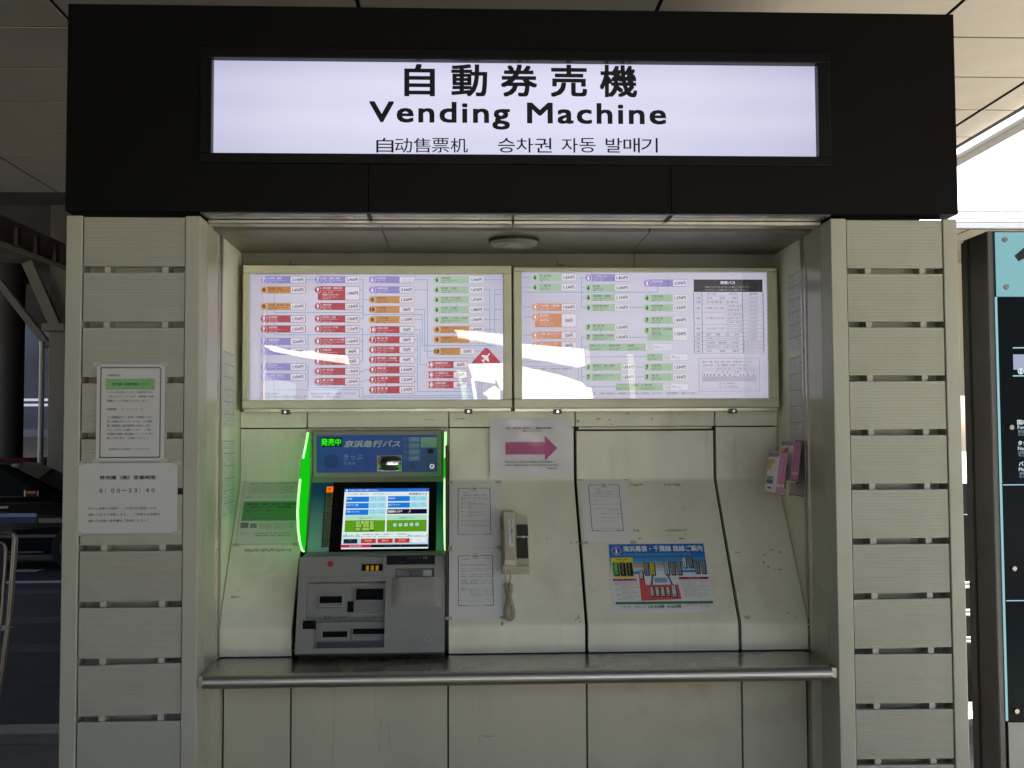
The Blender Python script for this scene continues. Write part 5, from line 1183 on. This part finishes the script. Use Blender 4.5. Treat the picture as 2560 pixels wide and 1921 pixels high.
# left pillar, upper
t, f_, w_, h_ = sheet('notice', 'portrait notice with dotted border and green heading band on the left pillar', 'notice', PF, (243, 911, 410, 1152), M_PAPER_P)
P = Print(f_, .0012)
nb = 27
for i in range(nb):
    for yy in (.963, .035): P.rect(-w_ * .44 + w_ * .88 * i / nb, h_ * yy - .0022, -w_ * .44 + w_ * .88 * (i + .7) / nb, h_ * yy + .0022, IK)
nb = 34
for i in range(nb):
    for xx in (-.44, .44): P.rect(w_ * xx - .002, h_ * .035 + h_ * .928 * i / nb, w_ * xx + .002, h_ * .035 + h_ * .928 * (i + .68) / nb, IK)
P.rect(-w_ * .37, h_ * .735, w_ * .36, h_ * .85, ink('7fae74')); P.lay()
T = lambda s, x0, x1, y, hh, m=IK, b=0, r=1: P.fit(s, w_ * x0, h_ * y, w_ * x1, h_ * (y + hh), m, b, r)
T('お客様各位', -.34, -.15, .872, .024); T('券売機の利用時間について', -.27, .27, .776, .032, ink('1c3a18'), .012)
for i, (s_, e_) in enumerate((('いつも京浜急行バスをご利用頂きまし', .33), ('てありがとうございます。券売機の利用', .34), ('時間についてお知らせいたします。', .26))): T(s_, -.34, e_, .695 - .044 * i, .026)
T('利用時間　　６：００～２３：４０', -.34, .20, .520, .026)
for i, (s_, e_) in enumerate((('この時間以外にご利用のお客様には大', .31), ('変ご迷惑おかけいたしますが、バス乗務', .33), ('員に乗車前に直接運賃をお支払い頂き', .30), ('たく、よろしくお願いします。（７番バ', .33), ('ス停乗り場前の券売機は１：２０まで利', .33), ('用しております、ご利用ください。）', .27))): T(s_, -.34, e_, .436 - .043 * i, .026)
T('京浜急行バス羽田サービスセンター', -.31, .30, .108, .026)
put('printed_text', P, t, f_.M)
# left pillar, lower
t, f_, w_, h_ = sheet('notice', 'landscape notice giving opening hours 6:00 to 23:40 on the left pillar', 'notice', PF, (197, 1159, 443, 1332), M_PAPER_P)
for a_ in (('券売機（南）営業時間', -.285, .275, .765, .058, .022, 2), ('６：００～２３：４０', -.285, .27, .580, .056, .018, 2), ('※00:10 以降の渋谷行・二子玉川行深夜バスは', -.40, .29, .335, .038, .014, 1),
           ('8番のりばより発車します。　ご利用のお客様は', -.40, .325, .248, .038, .014, 1), ('7番のりば前の券売機をご利用ください。', -.40, .205, .158, .038, .014, 1)):
    P = Print(f_, .0012); P.fit(a_[0], w_ * a_[1], h_ * a_[3], w_ * a_[2], h_ * (a_[3] + a_[4]), IK, a_[5], a_[6]); put('text_line', P, t, f_.M)
# arrow sign
FVA = Frame((0, .6085, 1.55), (1, 0, 0), (0, 0, 1))
t, f_, w_, h_ = sheet('arrow_notice', 'laminated notice with a big magenta arrow pointing right on the upper wall', 'notice', FVA, (1224, 1048, 1430, 1194), M_PAPER2, wave=.0006, d=.002)
P = Print(f_, .0020); PK = ink('b0407f', .4)
T('新宿・渋谷方面の乗車券は、２番線前の券売機で', -.30, .265, .820, .042, IK, .012); T('ご購入いただけます。', -.115, .14, .775, .038, IK, .012)
ax0, ax1, ay = -.31 * w_, .32 * w_, .50 * h_; hb = .105 * h_; hx = .17 * w_; hh = .215 * h_
P.poly([(ax0, ay - hb), (hx, ay - hb), (hx, ay + hb), (ax0, ay + hb)], PK); P.poly([(hx, ay - hh), (ax1, ay), (hx, ay + hh)], PK)
T('Please buy a ticket for Shinjuku and Ikebukuro', -.31, .275, .245, .044, IK, .02); T('at the vending machine in front of the bus stop No.2', -.31, .335, .190, .044, IK, .02); T('Thank you', .19, .32, .135, .042, IK, .02)
put('printed_text', P, t, f_.M)
mm = MB(); n = 12; vs = []
random.seed(11)
for j in range(n + 1):
    for i in range(n + 1): vs.append((-w_ / 2 + w_ * i / n, h_ * j / n, .0034 + .0011 * math.sin(i * .9 + j * .5) + random.uniform(0, .0005)))
mm.add(vs, [(j * (n + 1) + i, j * (n + 1) + i + 1, (j + 1) * (n + 1) + i + 1, (j + 1) * (n + 1) + i) for i in range(n) for j in range(n)], glass('laminate', 1.35, .10, wavy=7), True)
put('laminate', mm, t, f_.M)
# boxed bus company notices
def boxed(label, corners, lines, foot='京浜急行バス', bot=.19, skew=0):
    t, f_, w_, h_ = sheet('notice', label, 'notice', FS, corners)
    P = Print(f_, .0012); lw = .0019; x0, x1, y0, y1 = -.33 * w_, .33 * w_, bot * h_, .905 * h_
    P.rect(x0, y0, x0 + lw, y1, IK); P.rect(x1 - lw, y0, x1, y1, IK)
    for a, b in ((x0, x0 + .36 * (x1 - x0)), (x0 + .64 * (x1 - x0), x1)): P.rect(a, y1 - lw, b, y1, IK)
    for a, b in ((x0, x0 + .26 * (x1 - x0)), (x0 + .74 * (x1 - x0), x1)): P.rect(a, y0, b, y0 + lw, IK)
    q_ = (0, y1 - .003); r_ = .062 * w_
    P.ring(*q_, r_, .0011, IK); P.poly([(-r_ * .75, q_[1] - r_ * .1), (0, q_[1] + r_ * .5), (0, q_[1] - r_ * .1)], IK); P.poly([(r_ * .75, q_[1] + r_ * .15), (0, q_[1] + r_ * .15), (r_ * .15, q_[1] - r_ * .5)], IK)
    for s_, a, b, y, hh, b_ in lines: P.fit(s_, w_ * a, h_ * y, w_ * b, h_ * (y + hh), IG if not b_ else IK, .012 if b_ else 0)
    P.fit(foot.replace('', ' ').strip(), -.14 * w_, y0 - .010 * h_, .15 * w_, y0 + .012 * h_, IK)
    put('printed_text', P, t, f_.M)
boxed('boxed notice above another beside the right green fin, headed with a round emblem', (1124, 1207, 1250, 1369),
      [('お客様各位', -.22, -.09, .83, .014, 0), ('深夜急行バス・京急線運行のお知らせ', -.22, .26, .785, .018, 1), ('平素は京浜急行バスをご利用いただき', -.27, .22, .75, .013, 0), ('誠にありがとうございます。下記のとおり運行', -.27, .30, .725, .013, 0), ('記', 0, .02, .700, .012, 0),
       ('1. 期間', -.29, -.2, .672, .012, 0), ('平成29年 12月', -.15, .02, .672, .012, 0), ('2. 運行路線', -.29, -.18, .648, .012, 0), ('羽田空港国際線・横浜駅方面', -.14, .22, .655, .012, 0), ('新横浜駅・たまプラーザ駅方面', -.12, .26, .636, .012, 0),
       ('3. 運行時刻', -.29, -.18, .60, .012, 0), ('国際線ターミナル　０：２０ １：００', -.14, .30, .606, .012, 0), ('第２ターミナル　０：２５ １：０５', -.12, .27, .586, .012, 0), ('4. 運賃', -.29, -.2, .53, .012, 0), ('大人2,060円　小人1,030円', -.14, .2, .536, .012, 0), ('通常運賃の倍額となります', -.14, .2, .516, .012, 0),
       ('5. 乗場', -.29, -.18, .47, .012, 0), ('国際線 3番・国内線 5番・6番のりば', -.13, .3, .474, .012, 0), ('7番のりば', -.1, .0, .452, .012, 0), ('6. 備考', -.29, -.2, .39, .012, 0), ('道路事情により遅れることがあります', -.17, .3, .394, .012, 0), ('予めご了承くださいますようお願いします', -.2, .31, .374, .012, 0), ('7. お問合せ', -.29, -.16, .33, .012, 0), ('羽田営業所 03-3743-0022', -.13, .28, .334, .012, 0), ('京浜島営業所 横浜運輸', -.13, .31, .310, .012, 0), ('ご不明な点は係員にお尋ねください', -.16, .25, .235, .011, 0)])
boxed('boxed notice below another beside the grey console, left of the phone cord', (1123, 1375, 1258, 1545),
      [('お客様各位', -.26, -.1, .84, .016, 0), ('京浜急行バス', .16, .33, .85, .013, 0), ('羽田空港・新宿線 運行時刻変更について', -.28, .30, .755, .016, 1), ('平素よりバスをご利用いただきありがとう', -.29, .32, .70, .013, 0), ('ございます。下記のとおり時刻を変更いたします', -.29, .24, .678, .013, 0), ('ご注意ください', -.29, -.05, .658, .013, 0),
       ('変更日', -.28, -.18, .615, .014, 0), ('平成29年12月16日 土曜日より', -.08, .31, .615, .014, 0), ('路線', -.28, -.18, .585, .014, 0), ('羽田空港～新宿駅西口・渋谷駅', -.15, .31, .585, .014, 0), ('始発便', -.28, -.16, .53, .014, 0), ('羽田空港第１ターミナル ５：４０', -.1, .33, .53, .014, 0), ('終発便', -.28, -.16, .505, .014, 0), ('国際線ターミナル １：００', -.1, .33, .505, .014, 0), ('所要時間', -.28, .04, .48, .014, 0), ('約４５分', .1, .32, .48, .014, 0),
       ('乗場案内', -.28, -.16, .415, .014, 0), ('第１ターミナル ５番', -.08, .33, .415, .014, 0), ('国際線', -.28, .06, .388, .014, 0), ('３番のりば', .12, .33, .388, .014, 0), ('第２ターミナル ７番のりば', -.1, .33, .362, .014, 0), ('車内でお支払いください 大人', -.1, .33, .336, .014, 0), ('小児は半額となります 端数', -.1, .33, .310, .014, 0), ('以上', .2, .26, .25, .012, 0), ('京急バス予約センター 03-3743', -.2, .27, .228, .012, 0)], bot=.17)
boxed('boxed notice high on the middle right panel above the colourful route poster', (1449, 1199, 1583, 1357),
      [('お客様各位', -.2, -.08, .83, .014, 0), ('いつも京浜急行バスをご利用いただき', -.24, .28, .79, .013, 0), ('下記の券売機は終了させていただきます', -.24, .16, .765, .014, 1), ('平成29年 12月をもちまして営業を終了いたします', -.28, .3, .735, .013, 0), ('ご理解とご協力をお願い申し上げます', -.27, .3, .705, .013, 0), ('記', .03, .05, .68, .012, 0), ('場所 第１ターミナル', -.25, .02, .64, .013, 0), ('お客様にはご不便をおかけいたしますが ご利用', -.26, .32, .585, .013, 0), ('代替券売機 第２ターミナル ５番のりば 羽田', -.26, .32, .515, .013, 0), ('国内線案内カウンター', .04, .32, .492, .013, 0), ('国際線ターミナル・蒲田駅', -.12, .32, .435, .013, 0), ('お問い合わせ先は下記', -.12, .32, .375, .013, 0), ('03-3743-0022', -.12, .15, .32, .013, 0), ('京浜急行バス株式会社 羽田営業所', -.15, .27, .21, .012, 0)], bot=.175)
# green notice on the left panel
t, f_, w_, h_ = sheet('notice', 'white notice with a large green box on the left sloping panel', 'notice', FS, (612, 1202, 740, 1362), mat('thin_paper', (.58, .60, .52), .6))
P = Print(f_, .0012)
P.rect(-w_ * .46, h_ * .36, w_ * .46, h_ * .66, ink('5f9a63')); P.lay()
P.frame(-w_ * .499, .001, w_ * .499, h_ - .001, .0008, IG)
T('羽田空港・国際線 運行バス 乗車券購入のご案内', -.40, .44, .93, .020, IK)
for i in range(5): T('いつもご利用いただきありがとうございます。当券売機での乗車券は', -.43, .44 - .05 * (i % 3), .885 - .024 * i, .015, IG)
T('乗車券：', -.44, -.32, .715, .018, IK); T('大人１，０００円　小人５００円', -.25, .44, .715, .018, IG)
T('蒲田方面・大森駅・東京駅・戸塚駅方面', -.40, .42, .60, .03, ink('123016'), .02); T('お得なキャンペーン運賃実施！', -.36, .36, .555, .03, ink('123016'), .02); T('乗車当日までにご購入ください', -.40, .22, .505, .022, ink('123016')); T('３月末、大人１０００円（税込み）', -.36, .34, .435, .022, ink('a83a2c')); T('詳しくは係員までお問い合わせください', -.43, .3, .39, .016, ink('123016'))
P.rect(-w_ * .46, h_ * .25, -w_ * .33, h_ * .335, ink('7a7a74')); P.rect(-w_ * .30, h_ * .25, -w_ * .19, h_ * .32, ink('8a8a84'))
for i in range(3): T('羽田空港国内線・京急蒲田 03-0000 ご案内', -.15, .42, .30 - .03 * i, .016, IG)
T('京急バス', -.46, -.30, .16, .02, IG); T('羽田営業所 横浜営業所', -.22, .40, .16, .018, IG); T('鎌倉営業所', -.20, .40, .125, .018, IG)
put('printed_text', P, t, f_.M)
# colourful route poster
t, f_, w_, h_ = sheet('route_poster', 'colourful landscape bus route poster with blue header and red block', 'poster', FS, (1517, 1359, 1787, 1530), M_PAPER2)
P = Print(f_, .0012)
PX = lambda x, y: (-w_ / 2 + w_ * (x - 105 - (y - 140) * .075) / 1880, h_ * (1 - (y - 140) / 1240))
def pr4(x0, y0, x1, y1, m): ym = (y0 + y1) / 2; a, b = PX(x0, ym), PX(x1, ym); P.rect(a[0], PX(0, y1)[1], b[0], PX(0, y0)[1], m)
def pt(s, x0, y0, x1, y1, m, b=0, r=1): ym = (y0 + y1) / 2; a, c = PX(x0, ym), PX(x1, ym); P.fit(s, a[0], PX(0, y1)[1], c[0], PX(0, y0)[1], m, b, r)
blu = ['1f63a6', '2468aa', '2f75b0', '4187b8', '5c9cc4', '7fb2cf', 'a4c6d6', 'c2d4da']
yy = 165
for i, h__ in enumerate(blu): pr4(140 + i * 4, yy, 1975 + i * 4, yy + (130 if i == 0 else 62), ink(h__)); yy += 130 if i == 0 else 62
P.lay()
q_ = PX(285, 285); P.disc(*q_, .0165, ink('4a52a0')); P.lay(); P.ring(*q_, .0165, .0016, ink('d8dce8')); P.disc(q_[0] - .001, q_[1] + .0075, .003, ink('e8e8ec')); P.rect(q_[0] - .003, q_[1] - .0085, q_[0] + .0025, q_[1] + .003, ink('e8e8ec')); P.rect(q_[0] - .0045, q_[1] - .0105, q_[0] + .005, q_[1] - .0085, ink('e8e8ec'))
pt('海浜幕張・千葉線 路線ご案内', 415, 200, 1940, 305, ink('e4e6e6'), .018, 2); pt('Route Guide (for Kaihinmakuhari & Chiba)', 425, 335, 1705, 378, ink('86b4cf'), .01)
pr4(185, 415, 605, 775, ink('d0c43c')); pr4(590, 535, 1180, 585, ink('d8924a')); pr4(585, 670, 800, 710, ink('2f74b4')); pr4(1500, 650, 1770, 690, ink('2a78b8'))
P.poly([PX(690, 640), PX(780, 640), PX(820, 905), PX(1430, 905), PX(1475, 1160), PX(725, 1185)][::-1], ink('c25450'))
P.poly([PX(940, 735), PX(970, 735), PX(945, 940), PX(905, 940)][::-1], ink('2a5aa0')); P.poly([PX(1225, 735), PX(1260, 735), PX(1335, 905), PX(1300, 910)][::-1], ink('2a5aa0'))
pr4(990, 780, 1225, 870, ink('6fa0bc')); P.lay()
def box_(x0, y0, x1, y1, bgc, txt, tc='222222'):
    P.z0 = P.z; pr4(x0 + 14, y0 + 12, x1 + 14, y1 + 12, ink('3a3a3a')); P.lay(); pr4(x0, y0, x1, y1, ink('1a1a1a')); P.lay(); pr4(x0 + 10, y0 + 8, x1 - 10, y1 - 8, ink(bgc)); P.lay(); xm = PX((x0 + x1) / 2, (y0 + y1) / 2)[0]; P.stack(txt, xm, PX(0, y0 + 14)[1], PX(0, y1 - 14)[1], .0062, ink(tc), .02); P.z = P.z0
pt('羽田空港', 270, 435, 485, 462, ink('2a2a1c'), .02); pt('Haneda Airport', 305, 470, 455, 482, ink('4a4a2c'))
box_(215, 505, 318, 735, '2f9060', '国際線ビル', '9fd4b4'); box_(342, 505, 445, 735, '1c1c20', '第２ビル', 'b0b0b0'); box_(468, 505, 572, 735, '1c1c20', '第１ビル', 'b0b0b0')
box_(795, 500, 885, 735, '8c9096', '海浜幕張駅'); box_(912, 500, 1002, 735, 'd8cc30', '幕張本郷駅'); box_(1185, 490, 1275, 735, 'b8bcb8', '稲毛海岸'); box_(1303, 490, 1392, 735, '8c9096', '検見川浜'); box_(1420, 490, 1508, 735, '8c9096', '千葉みなと')
box_(1535, 420, 1610, 610, 'd8dad4', '千葉駅'); box_(1650, 420, 1732, 610, '8c9096', '本千葉'); box_(1768, 480, 1855, 715, '8c9096', '蘇我駅前'); box_(1885, 480, 1972, 715, '8c9096', '千葉中央')
box_(700, 640, 775, 800, 'd8dad4', '新木場'); 
for i, s_ in enumerate(('メッセ前', 'ホテル前', 'タウン前', 'センター')): box_(890 + i * 102, 945, 962 + i * 102, 1110, 'd0d2cc', s_)
box_(1300, 915, 1385, 1125, 'd8dad4', '医療センター')
pr4(205, 795, 650, 832, ink('8a2440')); pr4(1450, 775, 2010, 815, ink('8a2440')); P.lay(); pt('運賃・大人・小児・片道', 240, 803, 640, 826, ink('c8a0ac')); pt('ご利用方法とご注意', 1610, 783, 1850, 808, ink('c8a0ac'))
for i in range(11):
    pt(('運賃は車内で現金または', '乗車券をお求めになり', 'ＩＣカードもご利用できます')[i % 3], 215 + 6 * i + (120 if i in (3, 6, 9) else 0), 850 + 30 * i, (560, 650, 530, 670, 540)[i % 5] + 3 * i, 870 + 30 * i, ink('77797a'))
    pt(('・満席の場合はご乗車になれないことがあります', '予めご了承ください。定員制です', '・交通状況により遅れる場合がございます')[i % 3], 1470 + 6 * i, 832 + 28 * i, (1880, 2000, 1760, 1980, 1990)[i % 5], 850 + 28 * i, ink('77797a'))
pr4(240, 1200, 2060, 1245, ink('3a7a52')); pt('千葉方面', 335, 1270, 525, 1312, ink('8a9a8c'), .01); pt('深夜バス', 590, 1270, 795, 1312, ink('8a9a8c'), .01); pt('23:50発', 845, 1258, 1145, 1318, ink('2f7a50'), .03); pt('0:20発', 1200, 1258, 1460, 1318, ink('2f7a50'), .03); pt('この時刻は予告なく変更する場合がございます', 1510, 1245, 2000, 1278, ink('c06a60')); pt('京急バス羽田営業所', 1820, 1290, 2010, 1312, ink('8a8a8a'))
put('printed_artwork', P, t, f_.M)

# timetables on the two side walls
def timetable(label, fr, corners, seed, blocks, m=M_PAPER, border=False):
    t, f_, w_, h_ = sheet('timetable', label, 'timetable', fr, corners, m)
    P = Print(f_, .0012); rr = random.Random(seed); ink_ = ink('66686a'); ikd = ink('3a3c3e')
    for k in range(blocks):
        y1 = h_ * (.985 - k / blocks * .97); y0 = h_ * (.985 - (k + .93) / blocks * .97)
        P.rect(-w_ * .46, y1 - h_ * .006, w_ * .46, y1, ikd)
        nr = max(3, int((y1 - y0) / .012)); 
        for r_ in range(nr):
            yy = y1 - (y1 - y0) * (r_ + 1) / nr; P.rect(-w_ * .46, yy, w_ * .46, yy + .0006, ink_)
        for x in (-.46, -.2, .02, .24, .455): P.rect(w_ * x, y0, w_ * x + .0006, y1, ink_)
        P.lay()
        for r_ in range(nr):
            yy = y1 - (y1 - y0) * (r_ + 1) / nr
            for c_ in range(4):
                if rr.random() < .8: P.fit('%d:%02d' % (rr.randint(5, 23), rr.randint(0, 11) * 5), w_ * (-.43 + .225 * c_), yy + .003, w_ * (-.28 + .225 * c_), yy + .0085, ikd if rr.random() < .3 else ink_)
    if border:
        P.rect(-w_ / 2, 0, w_ / 2, .0025, IK); P.rect(-w_ / 2, 0, -w_ / 2 + .003, h_, IK)
    put('printed_text', P, t, f_.M)
FWL = Frame((-WX + .002, .4, 1.6), (0, 1, 0), (0, 0, 1)); FWR = Frame((WX - .002, .4, 1.6), (0, -1, 0), (0, 0, 1))
def wall_box(fr, x, u0, u1, vt, vb):
    p, q_ = at_x(u0, vt, x), at_x(u1, vt, x); zb = at_x((u0 + u1) / 2, vb, x).z; zt_ = at_x((u0 + u1) / 2, vt, x).z
    xs = sorted(((p - fr.o).dot(fr.x), (q_ - fr.o).dot(fr.x)))
    class B: pass
    b = B(); b.o, b.x, b.y, b.n, b.M = fr.o, fr.x, fr.y, fr.n, fr.M; b.box = lambda *a: (xs[0], zb - fr.o.z, xs[1], zt_ - fr.o.z)
    return b
timetable('upper of two timetables on the left side wall', wall_box(FWL, -WX + .002, 557, 586, 880, 1070), (0, 0, 0, 0), 1, 6)
timetable('lower of two timetables on the left side wall', wall_box(FWL, -WX + .002, 556, 586, 1100, 1290), (0, 0, 0, 0), 2, 6)
timetable('upper of two timetables on the right side wall', wall_box(FWR, WX - .002, 1970, 2010, 680, 878), (0, 0, 0, 0), 3, 6)
timetable('lower of two timetables on the right side wall', wall_box(FWR, WX - .002, 1973, 2012, 890, 1100), (0, 0, 0, 0), 4, 5)
wb = wall_box(FWR, WX - .002, 1974, 2013, 1104, 1240)
t, f_, w_, h_ = sheet('backing_sheet', 'grey sheet with black edge on the right side wall behind the leaflets', 'notice', wb, (0, 0, 0, 0), mat('grey_sheet', (.40, .41, .41), .5))
P = Print(f_, .0012); P.frame(-w_ / 2, 0, w_ / 2, h_, .003, IK); put('printed_border', P, t, f_.M)

# leaflet holders with magenta leaflets on the right side wall
M_MAG = mat('leaflet_magenta', 'a8447c', .35); M_MAG2 = mat('leaflet_pale_edge', 'e6d8de', .5)
def leaflets(label, u_top, u_bot, v0, v1, Y, dep, wid, lean, n=5):
    p = at((u_top[0] + u_top[1]) / 2, v0, Y); q_ = at((u_bot[0] + u_bot[1]) / 2, v1, Y)
    h_ = (p - q_).length; up = (p - q_).normalized(); xx = up.cross(Vector((0, -1, 0))) * -1; xx = Vector((up.z, 0, -up.x)).normalized()
    fr = Frame(q_, xx, up)                         # n towards the viewer
    t = thing('leaflet_holder', label, 'leaflet holder', M=fr.M, group='leaflet holders on the right side wall')
    wd = wid / n
    for i in range(n):
        a = -wid / 2 + wd * i; zt_ = random.uniform(-.002, .002)
        m_ = MB().box((a + .0006, .004 + zt_ * .3, -dep), (a + wd - .0006, h_ + zt_, zt_), M_MAG)
        l_ = put('leaflet', m_, t, fr.M)
        m2 = MB(); e = zt_ + .0006
        m2.box((a + wd * .80, .004, e - .0004), (a + wd * .95, h_ - .002, e), M_MAG2).box((a + .0012, h_ * .17, e - .0003), (a + wd * .70, h_ * .235, e + .0003), ink('d8c8cc'))
        if i < n: put('leaflet_print', m2, l_, fr.M)
    # cover of the outer leaflet, facing into the recess
    fc = Frame(q_ - xx * (wid / 2 + .0006), fr.n, up)
    cvr = put('leaflet_cover', MB().box((-dep, .004, -.0006), (-.001, h_, .0002), mat('cover_paper', (.80, .80, .74), .4)), t, fc.M)
    P = Print(fc, .0006); P.rect(-dep * .98, h_ * .86, -dep * .02, h_ * .99, ink('b4b0cc')); P.lay(); P.fit('京急リムジンバス', -dep * .95, h_ * .885, -dep * .06, h_ * .975, ink('3a3a78'), .02); P.fit('時刻表', -dep * .6, h_ * .70, -dep * .35, h_ * .83, ink('c04848'), .02)
    P.rect(-dep * .97, h_ * .56, -dep * .62, h_ * .80, ink('c8c070')); P.rect(-dep * .9, h_ * .22, -dep * .3, h_ * .32, ink('3f74b0')); P.rect(-dep * .9, h_ * .33, -dep * .3, h_ * .40, ink('7f98b4')); P.rect(-dep * .72, h_ * .10, -dep * .42, h_ * .14, ink('55585a')); put('cover_print', P, cvr, fc.M)
    cl = glass('clear_acrylic', 1.22, .03); ac = MB(); hh = h_ * .55; w2 = wid / 2 + .005
    ac.box((-w2, -.004, -dep - .004), (w2, 0, .006), cl); ac.box((-w2, 0, .0045), (w2, h_ * .3, .006), cl)
    put('acrylic_tray', ac, t, fr.M)
    put('back_bracket', MB().box((w2, .02, -dep * .8), (w2 + .03, h_ * .7, -dep * .75), mat('bracket_grey', (.10, .11, .10), .4)), t, fr.M)
leaflets('rear holder of magenta leaflets touching the grey sheet on the right wall', (1986, 2004), (1975, 1994), 1102, 1205, .285, .145, .024, 0)
leaflets('front lower holder of magenta leaflets standing away from the right wall', (1951, 1970), (1937, 1958), 1131, 1236, .27, .13, .026, 0)

# ================================================================== INFORMATION TOTEM
YTm = .55
tx0 = at(2481, 900, YTm).x; tz1 = at(2484, 579, YTm).z; tw_ = 1.05; yb2 = YTm + .205
to = thing('information_totem', 'tall black information totem with pale blue glass top right of the kiosk', 'information sign', (tx0 + tw_ / 2, YTm + .12, 0))
TD = mat('totem_black', (.018, .016, .013), .45, var=.15, scale=4)
put('body', MB().box((tx0 - .004, YTm + .008, 0), (tx0 + tw_, yb2, tz1 + .003), TD), to, bevel=.004)
put('side_rib', MB().box((tx0 - .008, YTm + .155, 0), (tx0 + .01, YTm + .163, tz1), TD), to)
put('side_rib', MB().box((tx0 - .010, YTm + .16, 0), (tx0 + .01, yb2 + .004, tz1 - .008), TD), to)
put('front_edge', MB().box((tx0 - .005, YTm + .001, 0), (tx0 + .012, YTm + .012, tz1), mat('totem_edge', (.10, .09, .085), .35)), to)
FT_ = Frame((tx0, YTm, 1.6), (1, 0, 0), (0, 0, 1))
xe = FT_.px(2490, 700)[0]; ztop = FT_.px(2500, 582)[1]; zmid = FT_.px(2500, 742)[1]; zbot = FT_.px(2500, 1802)[1]
hg = put('header_glass', MB().box((xe, zmid, 0), (tw_ - .02, ztop, .008), glow('88bac2', 1.0, True)), to, FT_.M)
bp_ = put('glass_board', MB().box((xe, zbot, 0), (tw_ - .02, zmid - .004, .008), mat('board_glass_black', (.006, .009, .012), .2, spec=.04)), to, FT_.M)
put('lit_edge', MB().box((xe - .007, zbot, .001), (xe - .001, zmid - .002, .007), glow('a4d8e2', .85, True)), to, FT_.M)
put('foot_panel', MB().box((xe, -1.6, 0), (tw_ - .02, zbot - .006, .006), mat('foot_panel_grey', (.34, .36, .32), .5, var=.08, scale=6)), to, FT_.M)
for u, v in ((2508, 601), (2512, 719), (2524, 1069), (2531, 1421), (2537, 1776)):
    x, y = FT_.px(u, v); bo = put('bolt', MB().cyl((x, y, .008), (x, y, .018), .0098, mat('bolt_steel', (.30, .29, .26), .38, 1), 18, .0085), to, FT_.M)
P = Print(FT_, .0086)
dk = ink('22262a'); pts = [FT_.px(*p) for p in ((2533, 641), (2543, 655), (2586, 632), (2586, 735), (2606, 735), (2606, 590), (2592, 590))]
P.poly(pts[::-1], dk)
put('stop_number', P, hg, FT_.M)
P = Print(FT_, .0086); wt = glow('dfeef4', 1.0)
for v0, v1 in ((869, 872), (939, 942), (1211, 1213.5), (1500, 1502.5)): P.rect(xe + .002 if v0 > 1000 else FT_.px(2529, v0)[0], FT_.px(2540, v1)[1], tw_ - .03, FT_.px(2540, v0)[1], glow('a8d4de', 1))
P.rect(FT_.px(2530, 900)[0], FT_.px(2540, 925)[1], tw_ - .25, FT_.px(2540, 887)[1], glow('a4b0c8', 1)); P.lay()
q_ = FT_.px(2549, 929); P.disc(*q_, .0115, wt); P.lay(); P.fit('11', q_[0] - .006, q_[1] - .006, q_[0] + .006, q_[1] + .006, ink('10181c'), .02)
TT = lambda s_, u, v, hp, m=wt, b=0: P.ptext(s_, u, v, hp, m, 'l', b, 2)
TT('国内線をご利用のお客様', 2540, 1061, 13, wt, .02); TT('For the domestic terminal', 2541, 1073, 13, wt, .008); TT('前往国内航站楼', 2542, 1082, 8, glow('8fb4c0')); TT('국내선 이용 고객', 2542, 1090, 8, glow('7fa0ac'))
TT('タクシーのりば', 2542, 1113, 13, wt, .02); TT('No access to taxi stand', 2542, 1126, 13, wt, .008); TT('出租车乗車処', 2543, 1134.5, 8, glow('8fb4c0')); TT('택시 승강장', 2543, 1142, 8, glow('7fa0ac'))
TT('バスのりば', 2544, 1165, 13, wt, .02); TT('Please use the bus stop', 2544, 1178, 13, wt, .008); TT('请利用巴士站', 2545, 1187, 8, glow('8fb4c0')); TT('버스 승강장', 2545, 1195, 8, glow('7fa0ac'))
put('lettering', P, bp_, FT_.M)

dp = thing('added_partition', 'low black partition added behind the queue rail and the totem to hide sunlit paving', 'partition', (3, 3.0, 0))
put('panel', MB().box((1.9, 3.0, .05), (4.6, 3.06, 1.17), M_BLACKM), dp)  # dark panel added to hide the sunlit paving from view
put('foot', MB().box((2.3, 2.9, 0), (2.36, 3.16, .05), M_BLACKM), dp); put('foot', MB().box((4.2, 2.9, 0), (4.26, 3.16, .05), M_BLACKM), dp)
# stainless queue rail seen between the pillar and the totem
qr = thing('queue_rail', 'stainless queue rail behind the totem, its rail ends showing by the right pillar', 'rail', (2.6, 2.6, 0))
YQ = 2.6; xq = at(2424, 1400, YQ).x
QS = mat('rail_steel', (.62, .58, .45), .25, 1)
put('post', MB().box((xq + .25, YQ + .02, 0), (xq + .30, YQ + .07, 1.32), M_BLACKM), qr)
put('post', MB().box((xq + 1.45, YQ + .02, 0), (xq + 1.50, YQ + .07, 1.32), M_BLACKM), qr)
for v in (1463, 1532, 1600):
    z = at(2424, v, YQ).z; put('rail', MB().cyl((xq - .12, YQ, z), (xq + 1.6, YQ, z), .021, QS, 14), qr)
z = at(2424, 1762, YQ).z; put('base_rail', MB().box((xq - .1, YQ - .02, z - .03), (xq + 1.6, YQ + .02, z + .02), M_STEEL), qr)
